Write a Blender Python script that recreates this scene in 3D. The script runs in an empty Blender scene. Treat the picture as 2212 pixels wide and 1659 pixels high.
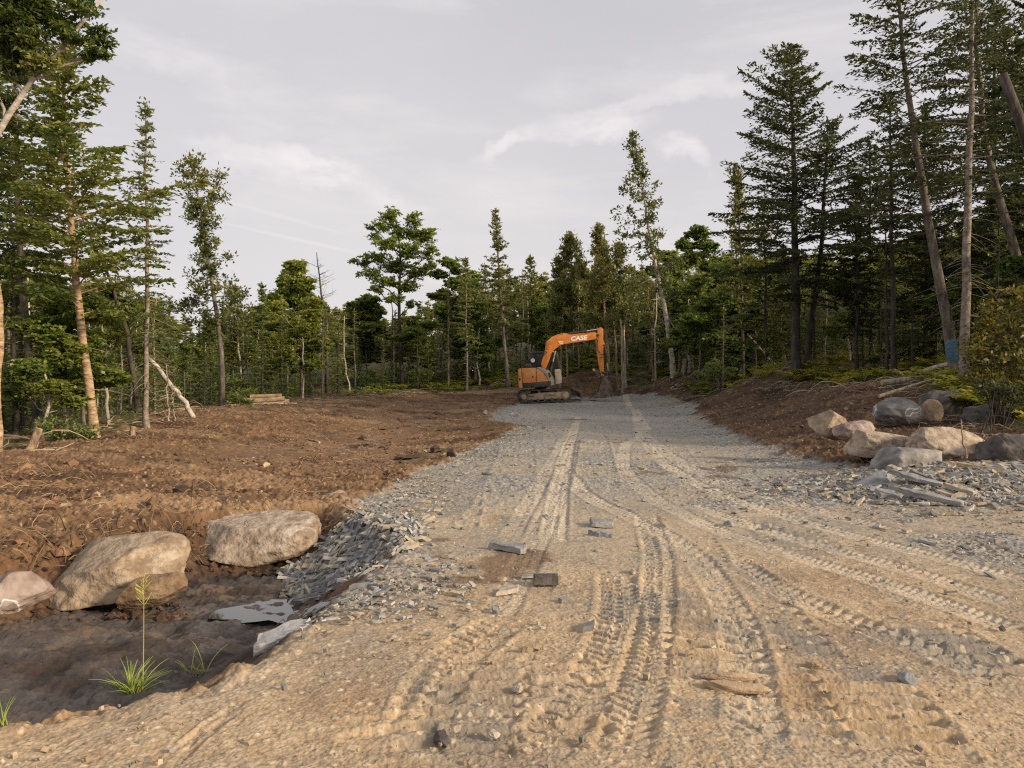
import bpy, bmesh, math, random
import numpy as np
from mathutils import Vector, Matrix

rng = np.random.default_rng(11)
random.seed(5)
SC = bpy.context.scene
COL = SC.collection
R = math.radians

# ------------------------------------------------------------------ helpers
def tag(o, label=None, cat=None, group=None, kind=None):
    if label: o['label'] = label
    if cat: o['category'] = cat
    if group: o['group'] = group
    if kind: o['kind'] = kind
    return o

def empty(name, loc, label=None, cat=None, group=None, rz=0.0):
    o = bpy.data.objects.new(name, None)
    o.empty_display_size = 0.2
    o.location = loc
    o.rotation_euler = (0, 0, rz)
    COL.objects.link(o)
    return tag(o, label, cat, group)

def link(name, me, mat=None, parent=None):
    o = bpy.data.objects.new(name, me)
    COL.objects.link(o)
    if mat is not None:
        for m in (mat if isinstance(mat, (list, tuple)) else [mat]):
            me.materials.append(m)
    if parent is not None:
        o.parent = parent
    return o

def np_mesh(name, V, quads=None, tris=None, smooth=True, attrs=None):
    """mesh from numpy arrays; attrs = {name: (type, array)} on points"""
    me = bpy.data.meshes.new(name)
    V = np.asarray(V, dtype=np.float32)
    nq = 0 if quads is None else len(quads)
    nt = 0 if tris is None else len(tris)
    me.vertices.add(len(V))
    me.vertices.foreach_set('co', V.ravel())
    parts, starts, off = [], [], 0
    if nq:
        parts.append(np.asarray(quads, dtype=np.int32).ravel())
        starts.append(np.arange(nq, dtype=np.int32) * 4)
        off = nq * 4
    if nt:
        parts.append(np.asarray(tris, dtype=np.int32).ravel())
        starts.append(off + np.arange(nt, dtype=np.int32) * 3)
    L = np.concatenate(parts)
    me.loops.add(len(L))
    me.loops.foreach_set('vertex_index', L)
    me.polygons.add(nq + nt)
    me.polygons.foreach_set('loop_start', np.concatenate(starts))
    me.polygons.foreach_set('use_smooth', np.full(nq + nt, smooth, dtype=bool))
    if attrs:
        for k, (ty, arr) in attrs.items():
            a = me.attributes.new(k, ty, 'POINT')
            arr = np.asarray(arr, dtype=np.float32)
            a.data.foreach_set('color' if ty == 'FLOAT_COLOR' else 'value', arr.ravel())
    me.update(calc_edges=True)
    return me

def sstep(a, b, x):
    t = np.clip((x - a) / (b - a), 0, 1)
    return t * t * (3 - 2 * t)

def hash2(ix, iy, seed):
    h = (ix.astype(np.uint32) * np.uint32(374761393)) ^ (iy.astype(np.uint32) * np.uint32(668265263)) ^ np.uint32((seed * 2246822519 + 3266489917) & 0xffffffff)
    h = (h ^ (h >> np.uint32(13))) * np.uint32(1274126177)
    h = (h ^ (h >> np.uint32(16))) * np.uint32(2654435761)
    h ^= h >> np.uint32(15)
    return h.astype(np.float32) * np.float32(1 / 4294967296.0)

def vnoise(x, y, seed=0):
    fx, fy = np.floor(x), np.floor(y)
    ix, iy = fx.astype(np.int64), fy.astype(np.int64)
    tx, ty = (x - fx), (y - fy)
    tx = tx * tx * tx * (tx * (tx * 6 - 15) + 10)
    ty = ty * ty * ty * (ty * (ty * 6 - 15) + 10)
    a = hash2(ix, iy, seed); b = hash2(ix + 1, iy, seed)
    c = hash2(ix, iy + 1, seed); d = hash2(ix + 1, iy + 1, seed)
    return (a + (b - a) * tx + (c - a) * ty + (a - b - c + d) * tx * ty) * 2 - 1

def fbm(x, y, octv=4, seed=0, gain=0.5, lac=2.07):
    s = 0; amp = 1.0; tot = 0
    c, n = 0.8, 0.6
    for i in range(octv):
        s = s + amp * vnoise(x + 17.3 * i, y - 9.1 * i, seed + i)
        tot += amp
        amp *= gain
        x, y = (c * x - n * y) * lac, (n * x + c * y) * lac
    return s / tot

def worley(x, y, seed=0):
    ix, iy = np.floor(x).astype(np.int64), np.floor(y).astype(np.int64)
    best = np.full(x.shape, 9.0, dtype=np.float32)
    cid = np.zeros(x.shape, dtype=np.float32)
    for dx in (-1, 0, 1):
        for dy in (-1, 0, 1):
            jx, jy = ix + dx, iy + dy
            px = jx + hash2(jx, jy, seed); py = jy + hash2(jx, jy, seed + 7)
            d = np.hypot(x - px, y - py).astype(np.float32)
            m = d < best
            best = np.where(m, d, best)
            cid = np.where(m, hash2(jx, jy, seed + 13), cid)
    return best, cid

def poly_sd(x, y, P):
    """signed distance, positive inside polygon P"""
    P = np.asarray(P, dtype=np.float64)
    d = np.full(x.shape, 1e9)
    inside = np.zeros(x.shape, dtype=bool)
    n = len(P)
    for i in range(n):
        ax, ay = P[i]; bx, by = P[(i + 1) % n]
        ex, ey = bx - ax, by - ay
        t = np.clip(((x - ax) * ex + (y - ay) * ey) / (ex * ex + ey * ey), 0, 1)
        d = np.minimum(d, (x - ax - t * ex) ** 2 + (y - ay - t * ey) ** 2)
        if ay != by:
            c = ((ay > y) != (by > y)) & (x < ex * (y - ay) / (by - ay) + ax)
            inside ^= c
    d = np.sqrt(d)
    return np.where(inside, d, -d)

# ------------------------------------------------------------------ camera
FPX, CX, CY, HORIZ = 1703.0, 1106.0, 829.5, 806.0      # measured on a 2212 px wide view of the photograph
CAMZ = 1.6
PITCH = math.atan((CY - HORIZ) / FPX)
def ray(px, py):
    u, v = (px - CX) / FPX, (CY - py) / FPX
    return np.array([u, math.cos(PITCH) + v * math.sin(PITCH), -math.sin(PITCH) + v * math.cos(PITCH)])
def at(px, py, Y):
    d = ray(px, py)
    return np.array([0, 0, CAMZ]) + d * (Y / d[1])

cam_d = bpy.data.cameras.new('camera')
cam_d.sensor_width = 36.0
cam_d.lens = 36.0 * FPX / 2212.0
cam_d.clip_start = 0.05
cam_d.clip_end = 3000
cam = bpy.data.objects.new('camera', cam_d)
cam.location = (0, 0, CAMZ)
cam.rotation_euler = (math.pi / 2 - PITCH, 0, 0)
COL.objects.link(cam)
SC.camera = cam

# ------------------------------------------------------------------ materials
def nodes(name):
    m = bpy.data.materials.new(name)
    m.use_nodes = True
    nt = m.node_tree
    b = nt.nodes['Principled BSDF']
    return m, nt, b

def N(nt, ty, **kw):
    n = nt.nodes.new(ty)
    for k, v in kw.items():
        if k.startswith('i_'):
            n.inputs[int(k[2:])].default_value = v
        else:
            setattr(n, k, v)
    return n

def ramp(nt, fac, stops):
    r = nt.nodes.new('ShaderNodeValToRGB')
    els = r.color_ramp.elements
    while len(els) < len(stops): els.new(0.5)
    for e, (p, c) in zip(els, stops):
        e.position = p
        e.color = (c[0], c[1], c[2], 1) if not isinstance(c, (int, float)) else (c, c, c, 1)
    nt.links.new(fac, r.inputs[0])
    return r

def mat(name, cols, scale=4.0, rough=0.7, bump=0.2, bscale=None, metal=0.0, detail=6, stretch=(1, 1, 1), dist=0.02, spec=None, tint=None):
    """noise-mottled surface. cols: list of 2-4 colours along the noise ramp"""
    m, nt, b = nodes(name)
    tc = N(nt, 'ShaderNodeTexCoord')
    mp = N(nt, 'ShaderNodeMapping')
    mp.inputs['Scale'].default_value = stretch
    nt.links.new(tc.outputs['Object'], mp.inputs[0])
    no = N(nt, 'ShaderNodeTexNoise')
    no.inputs['Scale'].default_value = scale
    no.inputs['Detail'].default_value = detail
    no.inputs['Roughness'].default_value = 0.62
    nt.links.new(mp.outputs[0], no.inputs['Vector'])
    k = len(cols)
    r = ramp(nt, no.outputs[0], [(0.32 + 0.36 * i / max(1, k - 1), c) for i, c in enumerate(cols)])
    src = r.outputs[0]
    if tint:
        at_ = N(nt, 'ShaderNodeAttribute', attribute_name=tint)
        mx = N(nt, 'ShaderNodeMix', data_type='RGBA', blend_type='MULTIPLY')
        mx.inputs[0].default_value = 1
        nt.links.new(src, mx.inputs[6]); nt.links.new(at_.outputs['Color'], mx.inputs[7])
        src = mx.outputs[2]
    nt.links.new(src, b.inputs['Base Color'])
    b.inputs['Roughness'].default_value = rough
    b.inputs['Metallic'].default_value = metal
    if spec is not None: b.inputs['Specular IOR Level'].default_value = spec
    if bump:
        n2 = N(nt, 'ShaderNodeTexNoise')
        n2.inputs['Scale'].default_value = bscale or scale * 4
        n2.inputs['Detail'].default_value = 5
        nt.links.new(mp.outputs[0], n2.inputs['Vector'])
        bp = N(nt, 'ShaderNodeBump')
        bp.inputs['Strength'].default_value = bump
        bp.inputs['Distance'].default_value = dist
        nt.links.new(n2.outputs[0], bp.inputs['Height'])
        nt.links.new(bp.outputs[0], b.inputs['Normal'])
    return m

def leaf_mat(name, dark, light, warm, trans=0.42):
    """foliage: hue varies leaf by leaf (attribute tint) and tree by tree"""
    m, nt, b = nodes(name)
    nt.nodes.remove(b)
    out = nt.nodes['Material Output']
    a = N(nt, 'ShaderNodeAttribute', attribute_name='tint')
    oi = N(nt, 'ShaderNodeObjectInfo')
    md = N(nt, 'ShaderNodeMath', operation='MULTIPLY_ADD')
    md.inputs[1].default_value = 0.32
    nt.links.new(oi.outputs['Random'], md.inputs[0])
    nt.links.new(a.outputs['Fac'], md.inputs[2])
    r = ramp(nt, md.outputs[0], [(0.05, dark), (0.6, light), (1.15 / 1.3, warm)])
    di = N(nt, 'ShaderNodeBsdfDiffuse')
    tr = N(nt, 'ShaderNodeBsdfTranslucent')
    gl = N(nt, 'ShaderNodeBsdfGlossy')
    gl.inputs['Roughness'].default_value = 0.45
    mx = N(nt, 'ShaderNodeAddShader')
    m2 = N(nt, 'ShaderNodeMixShader'); m2.inputs[0].default_value = 0.03
    nt.links.new(r.outputs[0], di.inputs[0]); nt.links.new(r.outputs[0], tr.inputs[0])
    nt.links.new(di.outputs[0], mx.inputs[0]); nt.links.new(tr.outputs[0], mx.inputs[1])
    nt.links.new(mx.outputs[0], m2.inputs[1]); nt.links.new(gl.outputs[0], m2.inputs[2])
    nt.links.new(m2.outputs[0], out.inputs[0])
    return m
# ------------------------------------------------------------------ terrain shape
XR = np.array([(0, 6.0), (8, 5.6), (12, 5.0), (14, 5.2), (17.6, 5.3), (23.7, 5.9), (39, 8.8), (50, 11), (60, 14)])
CP = [(-1,-6,0),(3,-6,0),(8,-6,0),(-8,-6,0),(-1,0,0),(2,0,0),(5,0,0),(-4,0,0),(-9,0,-.1),(-1,4,0),(2,4,0),(-0.9,6,0),(2,8,0),(5,6,0),(0,9,0),(4,10,0),(-1,13,0),(2,14,0),(4.2,13,0),
  (0,18,0),(3,18,0),(1,24,0),(4.0,24,0),(1,30,0),(5,30,0),(0,32,0),(1,36,0),(7,36,.02),(1,42,.0),(4,43,.15),(8,42,.2),(7.8,44.5,.32),(7.2,47.5,.5),(5,50,.5),(9,50,.6),
  (-2.6,10.5,-.12),(-2.8,13,-.22),(-2.2,16,-.3),(-1.9,20,-.36),(-1.4,25,-.36),(-2,29,-.34),(-3,32,-.34),(-4.5,24,-.4),(-5,20,-.38),(-3,40,-.1),(-1,44,.05),(-2,50,.6),
  (-7,24,.0),(-9,28,.28),(-6.5,30,.15),(-10,32,.24),(-13,28,.2),(-11,22,.1),(-6,35,.02),
  (-3,9.5,-.05),(-5,8.5,-.05),(-5,11,-.1),(-7,10,-.1),(-7,14,-.15),(-10,15,-.08),(-4,15,-.3),(-9,19,-.02),(-10,8,-.1),
  (-10.4,16,-.09),(-10.6,20,-.08),(-10.2,22,-.02),(-12.2,33,.0),(-11.3,38,.15),(-10,42,.25),(-20,20,-.3),(-20,35,-.1),(-25,50,.3),(-15,50,.5),(-20,10,-.3),
  (-6,50,.57),(-.2,50,.92),(5.4,56,1.7),(6.8,52,1.35),(9.6,46,1.5),(-6,65,1.5),(5,70,2.6),(0,95,4),(-25,95,2),(-50,60,0),(-50,20,-1),(22,95,9),(42,65,10),(42,42,7),(25,30,3.4),(30,20,3.0),(20,18,2.0),(15,25,2.1),(13,35,2.2),(18,50,3.8),
  (6.5,10,.14),(8,10,.3),(8,6,.15),(7,3,.05),(11,8,.8),(20,8,1.5),(14,0,.5),(30,0,2)]
for Y in (12.5, 14.5, 17.5, 20.5, 24, 30, 37):
    xr = float(np.interp(Y, XR[:, 0], XR[:, 1]))
    k = 1.0 if Y < 34 else 0.95
    prof_ = ((0, .02), (1, .36), (2.2, .72), (4.6, 1.18), (7.5, 1.5))
    if Y < 15: prof_ = ((0, .02), (1, .2), (2.2, .32), (4.6, .5), (7.5, .8))
    elif Y < 18: prof_ = ((0, .02), (1, .26), (2.2, .46), (4.6, .74), (7.5, 1.1))
    for d, z in prof_:
        CP.append((xr + d, Y, z * k))
CP = np.array(CP, dtype=np.float64)

def tps_grid():
    P = CP[:, :2]; n = len(P)
    d2 = ((P[:, None] - P[None]) ** 2).sum(-1)
    K = 0.5 * d2 * np.log(d2 + 1e-9) + np.eye(n) * 0.6
    A = np.zeros((n + 3, n + 3)); A[:n, :n] = K
    A[:n, n] = 1; A[:n, n + 1:] = P; A[n, :n] = 1; A[n + 1:, :n] = P.T
    w = np.linalg.solve(A, np.concatenate([CP[:, 2], np.zeros(3)]))
    gx = np.arange(-60, 60.01, 0.25); gy = np.arange(-15, 110.01, 0.25)
    X, Y = np.meshgrid(gx, gy)
    Z = w[n] + w[n + 1] * X + w[n + 2] * Y
    for i in range(n):
        r2 = (X - P[i, 0]) ** 2 + (Y - P[i, 1]) ** 2
        Z += w[i] * 0.5 * r2 * np.log(r2 + 1e-9)
    return np.clip(Z, -1.5, 12)
GZ = tps_grid()

DITCH = [(-12, 1.6), (-5, 2.7), (-2.34, 3.58), (-1.83, 3.86), (-1.53, 4.16), (-1.40, 4.58), (-1.22, 5.4), (-1.08, 6.2), (-1.0, 7.2), (-1.25, 8.2),
         (-1.9, 9.1), (-2.2, 9.5), (-2.9, 9.4), (-3.7, 8.8), (-4.4, 7.7), (-5.4, 6.9), (-8, 7.2), (-12, 6.5)]
def H0(x, y, detail=True):
    x = np.asarray(x, dtype=np.float64); y = np.asarray(y, dtype=np.float64)
    u = np.clip((x + 60) / 0.25, 0, GZ.shape[1] - 1.001); v = np.clip((y + 15) / 0.25, 0, GZ.shape[0] - 1.001)
    i, j = u.astype(int), v.astype(int); a, b = u - i, v - j
    z = (GZ[j, i] * (1 - a) + GZ[j, i + 1] * a) * (1 - b) + (GZ[j + 1, i] * (1 - a) + GZ[j + 1, i + 1] * a) * b
    far = np.hypot(x, y - 20)
    z = z + sstep(70, 220, far) * (9 + 0.03 * x)
    m = (x > -13) & (x < 0) & (y > 1) & (y < 10)
    if np.any(m):
        sd = poly_sd(x, y, DITCH)
        sd = sd + 0.10 * fbm(x * 2.2, y * 2.2, 3, 91)
        dep = sstep(0.0, 1.0, sd) * 0.40 + sstep(-0.08, 0.25, sd) * 0.11
        z = z - dep
    # slate pile on the right verge
    e = ((x - 5.6) / 1.7) ** 2 + ((y - 10.3) / 1.15) ** 2
    z = z + 0.25 * np.exp(-e)
    # heap edge beside the machine, spoil mound behind it
    z = z + 0.22 * np.exp(-(((x - 0.3) / 1.0) ** 2 + ((y - 33.0) / 3.0) ** 2))
    z = z + 0.9 * np.exp(-(((x - 5.6) / 1.5) ** 2 + ((y - 56.0) / 2.0) ** 2))
    return z
def h0(x, y):
    return float(H0(np.array([x]), np.array([y]))[0])
def hit(px, py):
    d = ray(px, py)
    Y = np.concatenate([np.arange(2, 20, 0.05), np.arange(20, 120, 0.2)])
    t = Y / d[1]
    g = CAMZ + d[2] * t - H0(d[0] * t, Y)
    k = int(np.argmax(g < 0)) if np.any(g < 0) else len(Y) - 1
    return np.array([d[0] * t[k], Y[k], CAMZ + d[2] * t[k]])
def vpix(x, y, z):
    """where a world point falls on the 2212 px view"""
    dy, dz = y, z - CAMZ
    f = dy * math.cos(PITCH) - dz * math.sin(PITCH)
    w = dy * math.sin(PITCH) + dz * math.cos(PITCH)
    return CX + FPX * x / f, CY - FPX * w / f

ROAD = [(-14, -8), (-12, 1.6), (-5, 2.7), (-2.34, 3.58), (-1.83, 3.86), (-1.53, 4.16), (-1.40, 4.58), (-1.29, 5.4), (-1.3, 6.2), (-1.9, 7.0), (-1.9, 8.2), (-1.95, 8.8), (-1.85, 9.6), (-1.97, 10.3), (-1.75, 12.1), (-1.45, 14), (-1.06, 17),
        (-.33, 21.8), (.36, 25.5), (.1, 27), (-.6, 28.7), (-.8, 32), (-.3, 38), (.2, 41.5), (.6, 44.0), (3, 44.8), (5, 45.8), (6.8, 46.2), (8.0, 44.5),
        (8.5, 42), (8.7, 39), (7.2, 31), (5.9, 23.7), (5.4, 17.6), (5.3, 14.0), (5.4, 12.4), (6.4, 11.5), (7.6, 11.2), (11, 10.6), (16, 9), (16, -8)]
CLEAR = [(-16, -8), (-13, 6), (-11.2, 12), (-10.7, 16), (-10.9, 20), (-10.6, 22), (-12.2, 33), (-11.2, 38), (-9.5, 42), (-6, 47), (0, 49), (3, 53.5), (6.5, 54), (9.2, 47),
         (9.8, 41), (9.9, 35), (10.9, 31), (10.9, 26), (10.6, 21), (9.6, 17.5), (9.3, 14), (12, 9), (16, 4), (18, -8)]

# ------------------------------------------------------------------ tracks pressed into the road
def px_line(pts):
    return np.array([hit(a, b)[:2] for a, b in pts])
def smooth_line(P, n=5):
    P = np.asarray(P, float)
    d = np.r_[0, np.cumsum(np.hypot(*np.diff(P, axis=0).T))]
    t = np.linspace(0, d[-1], max(8, n * len(P)))
    X = np.interp(t, d, P[:, 0]); Y = np.interp(t, d, P[:, 1])
    for _ in range(4):
        X[1:-1] = (X[:-2] + 2 * X[1:-1] + X[2:]) / 4; Y[1:-1] = (Y[:-2] + 2 * Y[1:-1] + Y[2:]) / 4
    return np.c_[X, Y]
def st_coords(x, y, P, w):
    """arc length and lateral offset to polyline P for the points within w of it"""
    m = np.where((x > P[:, 0].min() - w) & (x < P[:, 0].max() + w) & (y > P[:, 1].min() - w) & (y < P[:, 1].max() + w))[0]
    xx, yy = x[m], y[m]
    best = np.full(len(m), 1e9); S = np.zeros(len(m)); T = np.zeros(len(m))
    acc = 0
    for i in range(len(P) - 1):
        ax, ay = P[i]; ex, ey = P[i + 1] - P[i]
        L = math.hypot(ex, ey)
        t = np.clip(((xx - ax) * ex + (yy - ay) * ey) / (L * L), 0, 1)
        dx, dy = xx - ax - t * ex, yy - ay - t * ey
        d = dx * dx + dy * dy
        k = d < best
        best = np.where(k, d, best)
        S = np.where(k, acc + t * L, S)
        T = np.where(k, np.sqrt(d) * np.sign(ex * dy - ey * dx), T)
        acc += L
    k = np.abs(T) < w
    return m[k], S[k], T[k], acc

TRACKS = []     # (kind, polyline, half width, depth, pitch, pale)
def tyre(pts, hw=0.13, depth=0.022, pitch=0.085, pale=0.5): TRACKS.append(('tyre', smooth_line(px_line(pts)), hw, depth, pitch, pale))
def bars(pts, hw=0.24, depth=0.022, pitch=0.155, pale=0.0): TRACKS.append(('bars', smooth_line(px_line(pts)), hw, depth, pitch, pale))
def build_tracks():
    tyre([(1250, 900), (1225, 980), (1205, 1080), (1195, 1180)], pale=1, depth=.03)
    tyre([(1232, 925), (1195, 1000), (1150, 1080), (1100, 1170)], pale=.6, hw=.11, depth=.015)
    tyre([(1350, 850), (1375, 890), (1395, 930)], pale=.9, hw=.2, depth=.012)
    tyre([(1372, 900), (1380, 945), (1430, 1000), (1530, 1065), (1700, 1125), (1950, 1180), (2230, 1260)], pale=.8, depth=.015, pitch=.07)
    tyre([(1395, 935), (1352, 960), (1345, 1010), (1385, 1060), (1480, 1120), (1640, 1180), (1900, 1250), (2230, 1370)], pale=.7, depth=.015, pitch=.07)
    tyre([(1215, 1010), (1260, 1070), (1370, 1120), (1470, 1170), (1560, 1270), (1615, 1400), (1640, 1660)], pale=.6, depth=.025)
    tyre([(1375, 915), (1450, 990), (1560, 1050), (1800, 1120), (2230, 1210)], pale=.5, hw=.16, depth=.013, pitch=.07)
    tyre([(1395, 1110), (1425, 1200), (1420, 1320), (1395, 1450), (1330, 1670)], pale=.3, depth=.03)
    tyre([(1330, 1230), (1340, 1330), (1300, 1450), (1220, 1560), (1120, 1670)], pale=.15, hw=.15, depth=.035, pitch=.11)
    tyre([(1110, 1330), (1010, 1400), (940, 1480), (900, 1600)], pale=.1, hw=.16, depth=.03, pitch=.10)
    tyre([(1560, 1200), (1700, 1280), (1900, 1370), (2230, 1500)], pale=.25, hw=.14, depth=.025, pitch=.1)
    tyre([(560, 1500), (440, 1590), (330, 1680)], pale=.1, hw=.05, depth=.03, pitch=.3)
    tyre([(250, 1560), (170, 1600), (60, 1670)], pale=.1, hw=.06, depth=.03, pitch=.3)
    tyre([(180, 1570), (100, 1610), (0, 1660)], pale=.1, hw=.04, depth=.025, pitch=.3)
    bars([(1285, 950), (1288, 1000), (1290, 1060)], hw=.30, depth=.06, pitch=.24)
    bars([(1120, 960), (1110, 1020), (1080, 1110), (1050, 1150)], hw=.34, depth=.035, pitch=.2)
    bars([(1480, 1150), (1500, 1195), (1515, 1240)], hw=.26, depth=.04)
    bars([(1500, 1260), (1530, 1330), (1545, 1420), (1560, 1520)], hw=.27, depth=.042)
    bars([(1000, 1060), (990, 1110), (970, 1150)], hw=.26, depth=.03)
    bars([(1060, 1390), (1040, 1480), (1000, 1590), (960, 1680)], hw=.25, depth=.035)
    bars([(820, 1510), (840, 1590), (850, 1670)], hw=.22, depth=.03)
    bars([(1640, 1290), (1700, 1370), (1760, 1450)], hw=.2, depth=.03)
    bars([(1840, 1440), (1930, 1560), (2010, 1680)], hw=.24, depth=.035)
    bars([(1950, 1330), (2030, 1380), (2130, 1440), (2230, 1500)], hw=.24, depth=.035)
    bars([(1180, 1390), (1220, 1480), (1230, 1560), (1200, 1660)], hw=.2, depth=.03, pitch=.17)
    bars([(1640, 1420), (1690, 1520), (1730, 1620), (1750, 1690)], hw=.23, depth=.022)
    bars([(1440, 960), (1470, 1010), (1540, 1060)], hw=.34, depth=.03, pitch=.2)
    bars([(1620, 1080), (1700, 1150), (1790, 1210)], hw=.3, depth=.025)
    for p in ([(250, 1100), (480, 1050), (700, 1005)], [(120, 1035), (330, 1000), (560, 965)], [(560, 1010), (740, 955), (850, 920), (940, 890)], [(640, 1030), (800, 985), (960, 930)], [(700, 880), (860, 872), (1040, 862)], [(930, 905), (1010, 885), (1090, 868)]):
        bars(p, hw=.3, depth=.055, pitch=.2)
    bars([(1560, 900), (1600, 870), (1640, 845)], hw=.35, depth=.06, pitch=.25)
    tyre([(1480, 1090), (1700, 1160), (1960, 1230), (2230, 1320)], pale=.7, depth=.016, pitch=.075)
    tyre([(1225, 1010), (1190, 1110), (1130, 1230), (1060, 1350)], pale=.6, depth=.018, pitch=.08)
build_tracks()

# ------------------------------------------------------------------ ground sheet
def ground_mesh():
    fine = np.arange(-36.5, 36.51, 0.066)
    side = 36.5 + np.array([1, 2.5, 4.5, 7, 10, 14, 19, 25, 33, 43, 55, 70, 88, 108, 128])
    th = np.radians(np.concatenate([-side[::-1], fine, side, [180.0]]))
    th = th[:-1]
    rs = [0.4, 0.8, 1.3, 1.8, 2.2]
    r = 2.4
    while r < 62:
        rs.append(r); r += min(0.065, max(0.0034, (0.0003 if r < 6.5 else 0.0005) * r * r), 0.013 if r < 9.4 else .018 if r < 16 else .032 if r < 30 else 1)
    while r < 900:
        rs.append(r); r *= 1.04
    rs = np.array(rs)
    T, RR = np.meshgrid(th, rs)
    x = (RR * np.sin(T)).ravel(); y = (RR * np.cos(T)).ravel()
    nr, nth = RR.shape
    z = H0(x, y)
    rad = np.hypot(x, y)

    sdr = poly_sd(x, y, ROAD); sdc = poly_sd(x, y, CLEAR)
    edge = fbm(x * 1.6, y * 1.6, 4, 3)
    sdr_n = sdr + 0.32 * edge + 0.08 * fbm(x * 9, y * 9, 2, 5)
    sdc_n = sdc + 0.9 * edge + 0.3 * fbm(x * 3, y * 3, 3, 8)
    sdd = poly_sd(x, y, DITCH) + 0.08 * fbm(x * 3, y * 3, 3, 91)
    road = sstep(-0.12, 0.12, sdr_n) * (1 - sstep(0.0, 0.15, sdd))
    ditch = sstep(0.0, 0.15, sdd)
    clear = sstep(-0.3, 0.3, sdc_n)
    soil = clear * (1 - road) * (1 - ditch)
    wood = (1 - clear) * (1 - road) * (1 - ditch)

    # how much of the road is bare grey slate, how much tan fill
    grey = sstep(5.8, 14.5, y + 3.0 * fbm(x * .35, y * .35, 3, 21))
    grey = np.maximum(grey, 0.9 * sstep(1.0, 0.1, sdr_n) * sstep(4.6, 6.5, y))
    pile = np.exp(-(((x - 5.9) / 2.6) ** 2 + ((y - 10.4) / 1.7) ** 2) * .9)
    grey = np.maximum(grey, np.clip(1.5 * pile, 0, 1))
    patch = fbm(x * .7 + 3, y * .7, 5, 33)
    grey = np.clip(grey + 0.75 * sstep(0.0, 0.45, patch) * sstep(3, 5.5, y) + 0.25 * sstep(.1, .5, fbm(x * 2.1, y * 2.1, 4, 35)), 0, 1)
    grey *= 1 - 0.55 * sstep(0.1, 0.45, fbm(x * .5, y * .3, 4, 39)) * sstep(26, 12, y)

    n_big = fbm(x * .9, y * .9, 4, 41)
    n_mid = fbm(x * 4.3, y * 4.3, 4, 44)
    n_fin = fbm(x * 19, y * 19, 3, 47)
    n_vf = fbm(x * 60, y * 60, 2, 49) * sstep(11, 6, rad)
    n_fin = n_fin * sstep(34, 18, rad)
    w1, c1 = worley(x * 21, y * 21, 51)          # pebbles
    w2, c2 = worley(x * 9 + .3 * n_mid, y * 13, 55)   # clods and larger chips
    w3, c3 = worley(x * 45, y * 45, 57)
    wet = np.exp(-np.minimum(np.abs(poly_sd(x, y, [(-6.5, 15.5), (-6.6, 19), (-4.4, 24), (-4.0, 31), (-3.6, 31), (-3.5, 25), (-3.2, 20), (-1.8, 19.4), (-2.2, 16)])) *
                 np.where(poly_sd(x, y, [(-6.5, 15.5), (-6.6, 19), (-4.4, 24), (-4.0, 31), (-3.6, 31), (-3.5, 25), (-3.2, 20), (-1.8, 19.4), (-2.2, 16)]) > 0, 0, 1), 6) * 1.6)

    mic = road * (0.022 * n_big + 0.0065 * n_mid + 0.0045 * n_fin + .0038 * n_vf)
    peb = np.clip(1 - w1 / 0.5, 0, 1) * (c1 > 0.45)
    peb3 = np.clip(1 - w3 / 0.5, 0, 1) * (c3 > 0.5)
    chip = np.clip(1.15 - w2 / 0.42, 0, .6) * (c2 > 0.3)
    mic += road * (grey * (0.012 * peb + 0.015 * chip + .006 * peb3) + (1 - grey) * (0.005 * peb * (c1 > .9) + .0025 * peb3))
    rel = soil * (1 - 0.72 * wet)
    ridge = 1 - np.abs(fbm(x * 1.1, y * 3.0 + .35 * x, 4, 61)) * 2.4
    furrow = 1 - np.abs(fbm(x * .7 + .35 * y, y * 3.2 - .5 * x, 3, 67)) * 2.2
    mic += rel * (0.06 * n_big + 0.045 * ridge + 0.05 * furrow + 0.036 * n_mid + 0.013 * n_fin + .003 * n_vf + 0.035 * sstep(.55, .1, w2) * (c2 > .5) + .012 * peb)
    mic += ditch * (0.05 * n_big + 0.035 * n_mid + 0.010 * n_fin) * (0.35 + 0.65 * sstep(0.9, 0.35, sdd))
    mic += ditch * 0.035 * sstep(.55, .1, w2) * sstep(1.3, .6, sdd) * (y > 6.6) + ditch * (.05 * n_mid + .03 * ridge + .012 * n_fin) * sstep(.5, 1., sdd)
    mic += wood * (0.16 * n_big + 0.08 * n_mid)
    mic += 0.05 * sstep(.5, -.1, np.abs(sdd)) * n_mid * (road > .2)
    # bow wave of soil heaped along the left road edge and clods by the boulders
    pale = np.zeros_like(x); trk = np.zeros_like(x); mois = np.zeros_like(x)
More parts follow.
